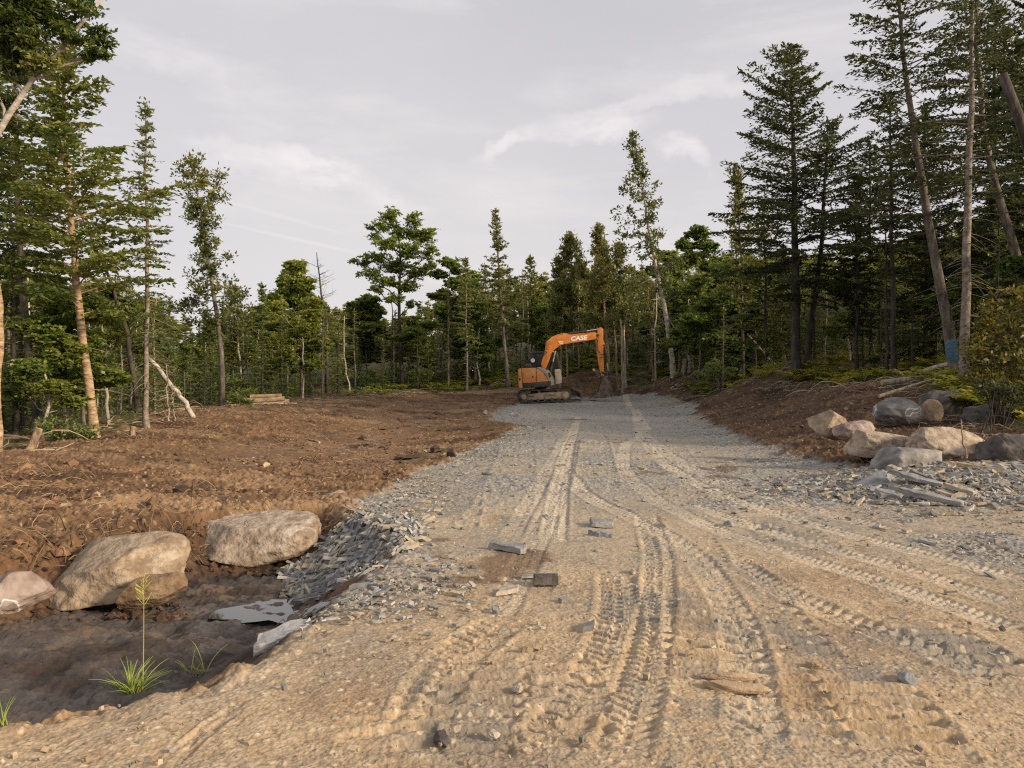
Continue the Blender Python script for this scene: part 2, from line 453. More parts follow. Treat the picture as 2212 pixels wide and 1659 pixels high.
    for kind, P, hw, dep, pitch, pl in TRACKS:
        m, s, t, L = st_coords(x, y, P, hw * 1.7)
        if not len(m): continue
        a = np.abs(t) / hw
        fade = sstep(0, .4, s) * sstep(L, L - .4, s) * (0.55 + 0.45 * sstep(-.3, .3, fbm(x[m] * 1.9, y[m] * 1.9, 2, 71)))
        if kind == 'tyre':
            body = sstep(1.02, 0.82, a)
            lug = sstep(-.12, .12, np.sin(2 * np.pi * (s + .35 * np.abs(t)) / pitch + np.where(t > 0, np.pi, 0))) * sstep(.12, .2, a) * sstep(1.0, .85, a)
            lug2 = sstep(.0, .3, np.cos(2 * np.pi * s / (pitch * .8))) * sstep(.2, .12, a)
            lip = np.exp(-((a - 1.18) / .16) ** 2)
            dz = dep * (-.75 * body + .55 * lug + .3 * lug2 + .3 * lip * (.7 + .25 * n_mid[m]))
        else:
            wob = .2 * n_mid[m] + .012 * n_fin[m]
            ph = np.cos(2 * np.pi * s / pitch + wob * 3.2)
            body = sstep(1.05, .88, a + .15 * n_mid[m])
            dz = dep * (body * (.95 * sstep(-.35, .85, ph) - .5 + .10 * n_mid[m] + .05 * n_fin[m]) + .35 * np.exp(-((a - 1.1) / .15) ** 2))
        mic[m] += dz * 1.12 * fade * (road[m] + .8 * soil[m]); mois[m] = np.maximum(mois[m], fade * sstep(1.2, .7, a) * (1 - pl))
        pale[m] = np.maximum(pale[m], pl * fade * sstep(1.05, .7, a))
        trk[m] = np.maximum(trk[m], fade * sstep(1.1, .8, a))
    z = z + mic

    # ---- albedo
    def C(*c): return np.array(c, dtype=np.float32)
    def mix(a, b, t): return a * (1 - t[:, None]) + b * t[:, None]
    ones = np.ones((len(x), 1), dtype=np.float32)
    t_fin = np.clip(.5 + .6 * n_fin + .35 * n_mid, 0, 1)
    tan = mix(C(.345, .25, .150) * ones, C(.475, .37, .238) * ones, t_fin)
    tan = mix(tan, C(.385, .335, .255) * ones, .6 * sstep(4.6, 8.5, y + 1.5 * n_big))
    tan = mix(tan, C(.27, .18, .105) * ones, .5 * sstep(.2, .55, fbm(x * 1.3, y * 1.3, 5, 81)))
    tan = mix(tan, C(.185, .175, .155) * ones, np.clip(.95 * sstep(-.25, .45, fbm(x * 1.1 + 9, y * 1.1, 5, 82)) * (.35 + .65 * mois) + .5 * sstep(.1, .5, n_mid + .6 * n_fin) * sstep(-.1, .4, n_big), 0, .85))
    tan = mix(tan, C(.52, .43, .30) * ones, .8 * ((c1 > .86) & (w1 < .33)))
    tan = mix(tan, C(.20, .15, .10) * ones, .6 * ((c1 < .07) & (w1 < .3)))
    gr = mix(C(.16, .163, .158) * ones, C(.33, .322, .29) * ones, np.clip(c1 * .6 + .4 * c2 + .25 * n_fin, 0, 1))
    gr = mix(gr, C(.40, .37, .30) * ones, .8 * ((c3 > .86)))
    gr = mix(gr, C(.085, .09, .095) * ones, .75 * (c3 < .12))
    gr = mix(gr, C(.33, .28, .2) * ones, .5 * sstep(.0, .5, fbm(x * .8, y * .8, 5, 83)) * sstep(34, 20, y))
    rc = mix(tan, gr, grey * .92)
    rc = mix(rc, C(.50, .44, .34) * ones, np.clip(pale * .85, 0, .85))
    spot = sstep(.42, .56, fbm(x * .9 + 40, y * .9, 4, 87)) * (y > 6) * (y < 30)
    rc = mix(rc, C(.14, .085, .045) * ones, .75 * spot)
    so = mix(C(.088, .050, .026) * ones, C(.245, .152, .081) * ones, np.clip(.42 + .6 * n_mid + .5 * n_fin, 0, 1))
    so = mix(so, C(.28, .185, .105) * ones, .7 * sstep(.1, .55, fbm(x * .45, y * .8, 4, 93)) * sstep(4.0, -2.0, x))
    so = mix(so, C(.05, .028, .016) * ones, .75 * sstep(.0, .5, fbm(x * .6 + 7, y * 1.1, 4, 95)))
    so = mix(so, C(.34, .22, .12) * ones, .8 * sstep(11, 8.5, y) * sstep(-.3, .4, fbm(x * 1.4, y * 1.4, 4, 97)) * (x < 0))
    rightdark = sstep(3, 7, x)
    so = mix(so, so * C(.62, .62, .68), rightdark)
    so = mix(so, C(.19, .12, .065) * ones, .55 * wet)
    pale_peb = (c1 > .93) & (w1 < .35)  # random pebble cells coloured paler than the soil
    so = mix(so, C(.42, .30, .18) * ones, .8 * pale_peb)
    di = mix(C(.024, .018, .013) * ones, C(.075, .050, .032) * ones, np.clip(.4 + .8 * n_mid, 0, 1))
    di = mix(di, C(.11, .08, .055) * ones, sstep(.0, .4, fbm(x * 2.3 + 3, y * 3.5, 4, 98)))
    di = mix(di, C(.085, .08, .075) * ones, .6 * sstep(-.1, .4, fbm(x * 1.2, y * 2, 4, 99)) * sstep(.5, 1.2, sdd))
    di = mix(di, C(.15, .082, .04) * ones, sstep(1.05, .5, sdd) * (y > 6.3) * np.clip(.7 + n_mid, 0, 1))
    fl = mix(C(.07, .055, .03) * ones, C(.085, .095, .03) * ones, np.clip(.5 + n_big, 0, 1))
    fl = mix(fl, C(.12, .075, .035) * ones, .6 * sstep(.1, .4, n_mid))
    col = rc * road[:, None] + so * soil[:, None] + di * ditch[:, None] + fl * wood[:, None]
    rough = np.full(len(x), .95) * (1 - ditch) + ditch * (.9 - .72 * sstep(.4, .9, sdd) * np.clip(.75 + 1.2 * n_mid, 0, 1.05))
    rough = rough - .5 * wet * soil * sstep(-.1, .35, n_big + n_mid * .5)
    rough = np.clip(rough, .12, 1)

    V = np.c_[x, y, z]
    cen = np.array([[0, 0, 0.0]])
    a = np.arange(nr - 1)[:, None] * nth + np.arange(nth - 1)[None, :]
    q = np.stack([a, a + nth, a + nth + 1, a + 1], -1).reshape(-1, 4)[:, ::-1]
    # close the circle behind the camera
    b = np.arange(nr - 1) * nth
    q = np.concatenate([q, np.stack([b + nth - 1, b + 2 * nth - 1, b + nth, b], -1)[:, ::-1]])
    zone = np.argmax(np.stack([road, soil, ditch, wood], 0), 0)
    zf = zone[q[:, 0]]
    res = {}
    rgba = np.c_[col, np.ones(len(x))].astype(np.float32)
    for k, nm in enumerate(('gravel_road', 'ground', 'ditch_bed', 'forest_floor')):
        sel = q[zf == k]
        used = np.unique(sel)
        remap = np.full(len(V), -1, dtype=np.int64); remap[used] = np.arange(len(used))
        VV = V[used]; QQ = remap[sel]; cc = rgba[used]; ro = rough[used]
        tri = None
        if k == 0:
            inner = np.arange(nth)
            if np.all(remap[inner] >= 0):
                ci = len(VV)
                VV = np.concatenate([VV, cen]); cc = np.concatenate([cc, cc[:1]]); ro = np.r_[ro, ro[:1]]
                tri = np.stack([np.full(nth, ci), remap[inner], remap[np.roll(inner, -1)]], -1)[:, ::-1]
        res[nm] = np_mesh(nm, VV, QQ, tri, True, {'col': ('FLOAT_COLOR', cc), 'rough': ('FLOAT', ro)})
    return res

def ground_material():
    m, nt, b = nodes('earth_and_gravel')
    a = N(nt, 'ShaderNodeAttribute', attribute_name='col')
    r = N(nt, 'ShaderNodeAttribute', attribute_name='rough')
    tc = N(nt, 'ShaderNodeTexCoord')
    no = N(nt, 'ShaderNodeTexNoise'); no.inputs['Scale'].default_value = 34; no.inputs['Detail'].default_value = 8; no.inputs['Roughness'].default_value = .7
    nt.links.new(tc.outputs['Object'], no.inputs['Vector'])
    rr = ramp(nt, no.outputs[0], [(.25, .62), (.75, 1.38)])
    mx = N(nt, 'ShaderNodeMix', data_type='RGBA', blend_type='MULTIPLY'); mx.inputs[0].default_value = 1
    nt.links.new(a.outputs['Color'], mx.inputs[6]); nt.links.new(rr.outputs[0], mx.inputs[7])
    nt.links.new(mx.outputs[2], b.inputs['Base Color'])
    nt.links.new(r.outputs['Fac'], b.inputs['Roughness'])
    b.inputs['Specular IOR Level'].default_value = .3
    n2 = N(nt, 'ShaderNodeTexNoise'); n2.inputs['Scale'].default_value = 55; n2.inputs['Detail'].default_value = 6
    nt.links.new(tc.outputs['Object'], n2.inputs['Vector'])
    bp = N(nt, 'ShaderNodeBump'); bp.inputs['Strength'].default_value = .55; bp.inputs['Distance'].default_value = .012
    nt.links.new(n2.outputs[0], bp.inputs['Height'])
    nt.links.new(bp.outputs[0], b.inputs['Normal'])
    return m
GROUND_MAT = ground_material()
LAB = {'gravel_road': 'grey slate and tan fill road pressed with tyre and machine tracks',
       'ground': 'bare brown churned soil of the clearing either side of the road',
       'ditch_bed': 'dark wet muddy ditch bottom beside the road',
       'forest_floor': 'shaded leaf litter ground under the trees round the clearing'}
for nm, me in ground_mesh().items():
    tag(link(nm, me, GROUND_MAT), LAB[nm], {'gravel_road': 'road', 'ground': 'ground', 'ditch_bed': 'ditch', 'forest_floor': 'ground'}[nm], None, 'structure')
# ------------------------------------------------------------------ tree building
def tube(P, r, sides=6, close=True):
    P = np.asarray(P, float); r = np.asarray(r, float); n = len(P)
    t = np.gradient(P, axis=0); t /= np.linalg.norm(t, axis=1)[:, None] + 1e-9
    ref = np.array([1.0, 0.2, 0]) if abs(t[:, 2]).mean() > .7 else np.array([0.1, 0.05, 1.0])
    u = np.cross(t, ref); u /= np.linalg.norm(u, axis=1)[:, None] + 1e-9
    v = np.cross(t, u)
    a = np.arange(sides) * 2 * np.pi / sides
    V = P[:, None] + r[:, None, None] * (np.cos(a)[None, :, None] * u[:, None] + np.sin(a)[None, :, None] * v[:, None])
    V = V.reshape(-1, 3)
    i = np.arange(n - 1)[:, None] * sides; k = np.arange(sides)[None]; k2 = (k + 1) % sides
    Q = np.stack([i + k, i + k2, i + sides + k2, i + sides + k], -1).reshape(-1, 4)
    return V, Q

class Wood:
    def __init__(s): s.V = []; s.Q = []; s.n = 0
    def tube(s, P, r, sides=6):
        V, Q = tube(P, r, sides); s.V.append(V); s.Q.append(Q + s.n); s.n += len(V)
        if sides >= 5:      # end cap
            c = np.array([P[-1]]); b = s.n - sides; s.V.append(c)
            k = np.arange(sides); s.Q.append(np.stack([b + k, b + (k + 1) % sides, np.full(sides, s.n), np.full(sides, s.n)], -1)); s.n += 1
    def mesh(s, name):
        V = np.concatenate(s.V); Q = np.concatenate(s.Q)
        tri = Q[:, 2] == Q[:, 3]
        return np_mesh(name, V, Q[~tri], Q[tri][:, :3], True)

class Leaves:
    def __init__(s): s.C = []; s.D = []; s.Nn = []; s.L = []; s.W = []; s.T = []
    def add(s, C, D, Nn, L, W, T):
        m = len(C)
        s.C.append(C); s.D.append(D); s.Nn.append(Nn)
        s.L.append(np.broadcast_to(L, m)); s.W.append(np.broadcast_to(W, m)); s.T.append(np.broadcast_to(T, m))
    def arrays(s):
        C = np.concatenate(s.C); D = np.concatenate(s.D); Nn = np.concatenate(s.Nn)
        L = np.concatenate(s.L); W = np.concatenate(s.W); T = np.concatenate(s.T)
        D = D / (np.linalg.norm(D, axis=1)[:, None] + 1e-9)
        S = np.cross(D, Nn); S /= np.linalg.norm(S, axis=1)[:, None] + 1e-9
        return C, D, S, L, W, T
    def mesh(s, name, keep=1.0, grow=1.0, xf=None):
        C, D, S, L, W, T = s.arrays()
        if keep < 1:
            k = rng.random(len(C)) < keep
            C, D, S, L, W, T = C[k], D[k], S[k], L[k] * grow, W[k] * grow, T[k]
        a = D * (L / 2)[:, None]; b = S * (W / 2)[:, None]
        V = np.stack([C - a, C - a * .15 - b, C + a, C - a * .15 + b], 1).reshape(-1, 3)
        Q = np.arange(len(V)).reshape(-1, 4)
        return np_mesh(name, V, Q, None, False, {'tint': ('FLOAT', np.repeat(T, 4))})

def rvec(n, s=1.0): return rng.normal(0, s, (n, 3))
def path_at(P, f):
    """point on polyline P at fraction f of its length"""
    d = np.r_[0, np.cumsum(np.linalg.norm(np.diff(P, axis=0), axis=1))]
    f = np.atleast_1d(f) * d[-1]
    return np.stack([np.interp(f, d, P[:, i]) for i in range(3)], -1)
def refine(P, n=14, wob=0.03):
    Q = path_at(np.asarray(P, float), np.linspace(0, 1, n))
    for _ in range(2):
        Q[1:-1] = (Q[:-2] + 2 * Q[1:-1] + Q[2:]) / 4
    Q[1:-1, :2] += rng.normal(0, wob, (n - 2, 2))
    return Q

def trunk_into(w, P, r0, r1=0.012, sides=8, flare=1.35, power=.8):
    n = len(P); f = np.linspace(0, 1, n)
    r = r1 + (r0 - r1) * (1 - f) ** power
    r[0] *= flare
    w.tube(P, r, sides)
    return lambda q: float(np.interp(q, f, r))

def sprays(lv, B, s, ln, tw, lL, lW, nl, ang, tilt, tcol, sag=.25, fill=1.0, flat=.35):
    """leafy twigs on both sides of branch polyline B; s = positions along it (0..1)"""
    m = len(s)
    P0 = path_at(B, s); P1 = path_at(B, np.clip(s + .04, 0, 1)); Pm = path_at(B, np.clip(s - .04, 0, 1))
    d = P1 - Pm; d /= np.linalg.norm(d, axis=1)[:, None] + 1e-9
    side = np.cross(d, [0, 0, 1.0]); side /= np.linalg.norm(side, axis=1)[:, None] + 1e-9
    sg = np.array([-1.0, 1.0])
    a = ang + rng.normal(0, .18, (m, 2))
    td = d[:, None] * np.cos(a)[..., None] + side[:, None] * (sg[None] * np.sin(a))[..., None]
    td[..., 2] += tilt + rng.normal(0, .12, (m, 2))
    tl = tw[:, None] * rng.uniform(.65, 1.15, (m, 2))
    q = (np.arange(nl) + .6) / nl
    C = P0[:, None, None] + td[:, :, None] * (tl[..., None] * q)[..., None]
    C[..., 2] -= sag * (tl[..., None] * q) ** 2
    C += rng.normal(0, lL * .10, C.shape)
    D = np.broadcast_to(td[:, :, None], C.shape) + rng.normal(0, .38, C.shape)
    Nn = np.zeros(C.shape); Nn[..., 2] = 1; Nn += rng.normal(0, flat, C.shape)
    k = rng.random(C.shape[:3]).ravel() < fill
    C, D, Nn = C.reshape(-1, 3)[k], D.reshape(-1, 3)[k], Nn.reshape(-1, 3)[k]
    n = len(C)
    lv.add(C, D, Nn, lL * rng.uniform(.7, 1.25, n), lW * rng.uniform(.7, 1.3, n), np.clip(tcol + rng.normal(0, .17, n), 0, 1))

PROF = {
 'spruce': lambda u: (1 - u) ** .85 * (.6 + .4 * np.minimum(1, u * 4)) + .02,
 'fir': lambda u: (1 - u) ** .95 + .015,
 'hemlock': lambda u: np.minimum(1, 1.25 * (1 - u) ** .75) * (.7 + .3 * np.minimum(1, u * 5)) + .03,
 'column': lambda u: (.55 + .45 * np.sin(np.pi * np.clip(u * 1.1, 0, 1))) * (1 - u ** 3) + .05,
 'flag': lambda u: .75 + .25 * np.sin(u * 9) - .35 * u ** 2,
}
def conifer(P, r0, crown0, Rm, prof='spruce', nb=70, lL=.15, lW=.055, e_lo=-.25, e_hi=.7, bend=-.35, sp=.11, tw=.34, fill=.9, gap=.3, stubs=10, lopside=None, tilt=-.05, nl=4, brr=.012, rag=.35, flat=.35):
    w, lv = Wood(), Leaves()
    P = np.asarray(P, float)
    rt = trunk_into(w, P, r0)
    ph0 = rng.uniform(0, 90)
    for i in range(nb):
        u = float(np.clip(((i + rng.random()) / nb) ** .93 + rng.normal(0, .012), 0, 1))
        f = crown0 + (1 - crown0) * u * .995
        az = i * 2.39996 + rng.normal(0, .35)
        ln = Rm * float(PROF[prof](u)) * rng.uniform(1 - rag, 1 + rag * .35)
        if lopside is not None: ln *= 1 + lopside[1] * math.cos(az - lopside[0])
        if rng.random() < gap * .5: ln *= .45
        ln *= float(np.clip(.95 + rag * 1.3 * vnoise(np.array([u * 6.5 + ph0]), np.array([math.cos(az) * 1.3 + ph0]), 5)[0] * (1 - u * .5), .35, 1.35))
        ln = max(ln, .12)
        e = e_lo + (e_hi - e_lo) * u + rng.normal(0, .09)
        k = 6; q = np.linspace(0, 1, k)
        el = e + bend * (1 - u * .8) * q
        st = np.c_[np.cos(az) * np.cos(el), np.sin(az) * np.cos(el), np.sin(el)] * (ln / (k - 1))
        st[:, :2] += rng.normal(0, .05 * ln / k, (k, 2))
        B = path_at(P, f) + np.r_[[[0, 0, 0]], np.cumsum(st[:-1], axis=0)]
        w.tube(B, np.linspace(min(rt(f) * .6, brr * (.5 + ln * .55)), .003, k), 4)
        if u < .35 and rng.random() < gap * .5: continue      # dead, bare bough
        ns = max(3, int(ln / sp))
        s = np.clip(np.linspace(.12 if ln < 1 else .22, 1, ns) + rng.normal(0, .3 / ns, ns), .05, 1)
        t = np.minimum(tw * (.45 + .55 * ln / Rm), .18 + (1 - s) * ln * .75 + .06) * rng.uniform(.7, 1.1, ns)
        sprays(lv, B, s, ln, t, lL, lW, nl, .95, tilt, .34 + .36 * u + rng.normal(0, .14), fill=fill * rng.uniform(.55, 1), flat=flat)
    # leader
    top = P[-1]
    n = 16
    C = top + np.c_[rng.normal(0, .04, (n, 2)), rng.uniform(-.5, .18, n)]
    D = rvec(n, .6) + [0, 0, 1.0]
    lv.add(C, D, rvec(n), lL, lW, .6)
    for i in range(stubs):
        f = rng.uniform(.12, max(.15, crown0)); az = rng.uniform(0, 6.28); ln = rng.uniform(.3, .9) * min(1.2, Rm)
        d = np.array([math.cos(az), math.sin(az), rng.uniform(-.35, .1)])
        q = np.linspace(0, 1, 4)[:, None]
        B = path_at(P, f) + d * q * ln + np.c_[np.zeros((4, 2)), -.25 * q[:, 0] ** 2 * ln]
        w.tube(B, np.linspace(.011, .003, 4), 4)
    return w, lv

def tuft(lv, c, rad, n, lL, lW, up=.3, t=.5, flat=1.0, spread=.9):
    o = rvec(n, .5) * np.asarray(rad)
    D = o / (np.linalg.norm(o, axis=1)[:, None] + 1e-6) + rvec(n, spread * .5) + [0, 0, up]
    Nn = rvec(n, .6); Nn[:, 2] += flat
    lv.add(c + o, D, Nn, lL * rng.uniform(.65, 1.25, n), lW * rng.uniform(.7, 1.3, n), np.clip(t + rng.normal(0, .16, n), 0, 1))

def cedar(P, r0, crown0, Rm, nb=42, prof='column', lL=.15, lW=.06, dens=16, stubs=14, lopside=None, drop=-.1, gap=.25, tr=.2):
    """open white cedar: limbs that sag then turn up, foliage bunched towards their ends"""
    w, lv = Wood(), Leaves()
    P = np.asarray(P, float); rt = trunk_into(w, P, r0)
    for i in range(nb):
        u = (i + rng.random()) / nb; f = crown0 + (1 - crown0) * u
        az = i * 2.39996 + rng.normal(0, .5)
        ln = max(.2, Rm * float(PROF[prof](u)) * rng.uniform(.5, 1.15))
        if lopside is not None: ln *= 1 + lopside[1] * math.cos(az - lopside[0])
        if rng.random() < gap: ln *= .4
        k = 7; q = np.linspace(0, 1, k)
        el = drop + .35 * u + rng.normal(0, .15) - .55 * np.sin(np.pi * q) + .75 * q ** 2
        st = np.c_[np.cos(az) * np.cos(el), np.sin(az) * np.cos(el), np.sin(el)] * (ln / (k - 1)) + rng.normal(0, .07 * ln / k, (k, 3))
        B = path_at(P, f) + np.r_[[[0, 0, 0]], np.cumsum(st[:-1], axis=0)]
        w.tube(B, np.linspace(min(rt(f) * .6, .008 + .012 * ln), .003, k), 4)
        tc = .35 + .3 * u + rng.normal(0, .15)
        for s in np.r_[1.0, rng.uniform(.35, .97, max(2, int(ln * 3.2)))]:
            c = path_at(B, s)[0] + rng.normal(0, .10, 3) * ln ** .5 + [0, 0, .02]
            rr = tr * rng.uniform(.6, 1.25)
            tuft(lv, c, (rr, rr, rr * .8), int(dens * rng.uniform(.5, 1.2)), lL, lW, .25, tc)
    tuft(lv, P[-1], (.12, .12, .25), 24, lL, lW, .8, .6)
    for i in range(stubs):
        f = rng.uniform(.15, crown0 + .25); az = rng.uniform(0, 6.28); ln = rng.uniform(.3, 1.1)
        q = np.linspace(0, 1, 4)[:, None]
        B = path_at(P, f) + np.array([math.cos(az), math.sin(az), rng.uniform(-.4, .2)]) * q * ln + np.c_[np.zeros((4, 2)), .3 * q[:, 0] ** 2 * ln]
        w.tube(B, np.linspace(.012, .003, 4), 4)
    return w, lv

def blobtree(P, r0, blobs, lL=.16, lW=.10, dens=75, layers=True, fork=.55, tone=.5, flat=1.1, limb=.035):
    """broadleaf tree: blobs = (centre xyz, radius xyz) of leaf masses, each fed by a limb from the trunk"""
    w, lv = Wood(), Leaves()
    P = np.asarray(P, float); rt = trunk_into(w, P, r0, .02)
    hs = P[:, 2]
    for c, rad in blobs:
        c = np.asarray(c, float); rad = np.asarray(rad, float)
        zt = c[2] - np.hypot(*(c[:2] - [np.interp(c[2], hs, P[:, 0]), np.interp(c[2], hs, P[:, 1])])) * rng.uniform(.5, .9) - .3 * rad[2]
        f = float(np.clip(np.interp(zt, hs, np.linspace(0, 1, len(P))), fork * .6, .97))
        a = path_at(P, f)[0]
        q = np.linspace(0, 1, 7)[:, None]
        mid = a + (c - a) * .5 + np.array([0, 0, -.08 * np.linalg.norm(c - a)])
        B = a * (1 - q) ** 2 + 2 * mid * q * (1 - q) + c * q ** 2 + np.r_[[[0, 0, 0]], rng.normal(0, .04, (6, 3))]
        w.tube(B, np.linspace(min(rt(f) * .65, limb), .006, 7), 5)
        vol = (rad[0] * rad[1] * rad[2]) ** (1 / 3)
        nt = max(7, int(26 * rad[0] * rad[2] / .25))
        tc = tone + rng.normal(0, .12)
        for j in range(nt):
            o = rvec(1, 1)[0]; o /= np.linalg.norm(o); o *= rng.random() ** .4
            e = c + o * rad
            s = path_at(B, rng.uniform(.45, .95))[0]
            Tq = np.linspace(0, 1, 4)[:, None]
            TB = s + (e - s) * Tq + np.c_[np.zeros((4, 2)), .1 * np.sin(Tq[:, 0] * 3)]
            w.tube(TB, np.linspace(.009, .003, 4), 3)
            rr = rng.uniform(.2, .36) * min(1.2, .5 + vol * .4)
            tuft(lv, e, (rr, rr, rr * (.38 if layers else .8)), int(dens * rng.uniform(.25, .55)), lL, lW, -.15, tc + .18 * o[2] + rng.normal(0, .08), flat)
            tuft(lv, s + (e - s) * .55, (rr * .8, rr * .8, rr * .4), int(dens * .14), lL, lW, -.15, tc, flat)
    return w, lv

def bare(P, r0, nb=14, Rm=.8, up=.3, top=.02, f0=.35):
    w = Wood(); P = np.asarray(P, float); rt = trunk_into(w, P, r0, top)
    for i in range(nb):
        f = rng.uniform(f0, .98); az = rng.uniform(0, 6.28); ln = Rm * rng.uniform(.35, 1.1) * (1.15 - f * .6)
        q = np.linspace(0, 1, 5)[:, None]
        B = path_at(P, f) + np.array([math.cos(az), math.sin(az), up]) * q * ln + rng.normal(0, .03, (5, 3)) * q
        w.tube(B, np.linspace(min(rt(f) * .6, .016), .003, 5), 4)
        for _ in range(3):
            s = path_at(B, rng.uniform(.3, .9))[0]
            w.tube(s + np.linspace(0, 1, 3)[:, None] * rng.normal(0, .35, 3) * ln + np.array([[0, 0, 0], [0, 0, .03], [0, 0, .1]]), [.006, .004, .002], 3)
    return w

# ------------------------------------------------------------------ bark and foliage materials
def bark(name, a, b_, c, stretch=(1, 1, .25), sc=9, lichen=None, rough=.9):
    m = mat(name, [a, b_, c], sc, rough, .6, sc * 3, stretch=stretch, dist=.03)
    return m
BARK_GREY = bark('grey_bark', (.055, .045, .036), (.15, .125, .10), (.26, .225, .18))
BARK_DARK = bark('dark_bark', (.022, .018, .015), (.055, .045, .036), (.11, .09, .07))
BARK_WARM = bark('tan_bark', (.12, .08, .045), (.27, .19, .115), (.42, .33, .22), (1.4, 1.4, .5))
BARK_BIRCH = bark('yellow_birch_bark', (.11, .065, .032), (.36, .245, .14), (.55, .44, .31), (1, 1, 3.0), 5)
BARK_PALE = bark('pale_bark', (.20, .17, .135), (.42, .37, .305), (.58, .53, .45), (1, 1, 1.6), 6)
BARK_FIR = bark('fir_bark', (.08, .065, .05), (.23, .19, .15), (.38, .33, .27), (1, 1, 1.3), 8)
DEADWOOD = bark('weathered_wood', (.14, .105, .07), (.30, .245, .18), (.46, .40, .315), (1.5, 1.5, .2), 10)
L_FIR = leaf_mat('fir_needles', (.030, .048, .018), (.086, .120, .034), (.150, .160, .042))
L_SPRUCE = leaf_mat('spruce_needles', (.026, .038, .017), (.078, .100, .031), (.140, .142, .042))
L_HEM = leaf_mat('hemlock_needles', (.026, .040, .013), (.074, .098, .024), (.140, .140, .032))
L_HEMD = leaf_mat('shaded_hemlock_needles', (.012, .018, .009), (.032, .042, .015), (.062, .066, .020))  # darker copy of the hemlock needles; backlit right side shade put into the colour
L_CEDAR = leaf_mat('cedar_sprays', (.032, .042, .014), (.084, .100, .028), (.150, .136, .040))
L_MAPLE = leaf_mat('maple_leaves', (.034, .056, .014), (.086, .124, .024), (.145, .168, .034))
L_YELL = leaf_mat('yellowing_leaves', (.060, .085, .015), (.130, .158, .026), (.190, .188, .034))
L_BIRCH = leaf_mat('birch_leaves', (.024, .042, .012), (.070, .100, .020), (.145, .145, .030))
L_FERN = leaf_mat('fern_fronds', (.085, .110, .020), (.170, .195, .030), (.27, .235, .04))
L_OLIVE = leaf_mat('olive_brown_leaves', (.035, .038, .010), (.085, .078, .016), (.17, .125, .026))
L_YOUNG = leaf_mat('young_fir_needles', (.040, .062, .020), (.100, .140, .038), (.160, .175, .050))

def tree(name, label, base, w, lv, bk, lf, cat='tree', group=None, crown='crown', trunk='trunk'):
    t = empty(name, base, label, cat, group)
    if w is not None: link(trunk, w.mesh(trunk), bk, t)
    if lv is not None: link(crown, lv.mesh(crown), lf, t)
    return t
def copy_tree(src, loc, rz, sc, label, group, name=None):
    r = src.copy(); COL.objects.link(r)
    r.location = loc; r.rotation_euler = (0, 0, rz); r.scale = (sc[0], sc[0], sc[1]) if isinstance(sc, tuple) else (sc,) * 3
    r['label'] = label
    if group: r['group'] = group
    for ch in src.children:
        c = ch.copy(); COL.objects.link(c); c.parent = r
    return r

def photo_path(pts, D, lean=None, n=14, wob=.02):
    """trunk centreline from its points in the photograph (base first) at distance D; returns base and path relative to it.
    lean = how far the top stands nearer (-) or farther (+) than the base"""
    lean = lean or 0
    ys = np.array([p[1] for p in pts], float); f = (ys[0] - ys) / (ys[0] - ys[-1] + 1e-9)
    W = np.array([at(p[0], p[1], D + lean * k) for p, k in zip(pts, f)])
    b = W[0].copy(); b[2] = h0(b[0], b[1]) - .12
    W[0] = b
    return b, refine(W - b, n, wob)
def photo_blobs(bl, D, base, depth=1.0):
    out = []
    for (px, py, rx, ry) in bl:
        c = at(px, py, D) - base
        r = np.array([rx, 0, ry]) * D / FPX; r[1] = max(r[0] * .9, r[2]) * depth
        c[1] += rng.normal(0, .45) * r[1]
        out.append((c, r))
    return out
# ------------------------------------------------------------------ trees one can tell apart in the photograph
def hem(pts, D, r0, Rm, crown0, label, lean=0, lf=None, bk=None, name='hemlock', nb=60, **kw):
    b, P = photo_path(pts, D, lean)
    kw['lL'] = kw.get('lL', .15) * 1.0; kw['lW'] = kw.get('lW', .05) * 1.25; kw['tw'] = kw.get('tw', .36) * 1.5; kw['rag'] = kw.get('rag', .35) + .12; kw['flat'] = .6; kw['tilt'] = -.12; kw['fill'] = kw.get('fill', .9)
    kw['sp'] = kw.get('sp', .11) * .8; kw['nl'] = kw.get('nl', 4) + 2; kw['gap'] = kw.get('gap', .3) * .8; nb = int(nb * 1.45)
    w, lv = conifer(P, r0, crown0, Rm, kw.pop('prof', 'hemlock'), nb, e_lo=kw.pop('e_lo', -.12), e_hi=.75, bend=kw.pop('bend', -.3), **kw)
    return tree(name, label, b, w, lv, bk or BARK_DARK, lf or L_HEM)
def ced(pts, D, r0, Rm, crown0, label, lean=0, bk=None, lf=None, name='cedar', **kw):
    b, P = photo_path(pts, D, lean)
    kw['nb'] = int(kw.get('nb', 42) * 1.35); kw['dens'] = int(kw.get('dens', 16) * 1.7); kw['lL'] = kw.get('lL', .15) * 1.1; kw['lW'] = kw.get('lW', .06) * 1.2; kw['tr'] = kw.get('tr', .2) * 1.15
    w, lv = cedar(P, r0, crown0, Rm, **kw)
    return tree(name, label, b, w, lv, bk or BARK_GREY, lf or L_CEDAR)
def leafy(pts, D, r0, blobs, label, name, bk, lf, lean=0, **kw):
    b, P = photo_path(pts, D, lean)
    kw['dens'] = int(kw.get('dens', 60) * 1.5); kw['lL'] = kw.get('lL', .16) * 1.12; kw['lW'] = kw.get('lW', .1) * 1.2
    w, lv = blobtree(P, r0, photo_blobs(blobs, D, b), **kw)
    return tree(name, label, b, w, lv, bk, lf)
def dead(pts, D, r0, label, name='dead_tree', bk=None, lean=0, cat='dead tree', **kw):
    b, P = photo_path(pts, D, lean)
    w = bare(P, r0, **kw)
    t = empty(name, b, label, cat)
    link('trunk', w.mesh('trunk'), bk or DEADWOOD, t)
    return t

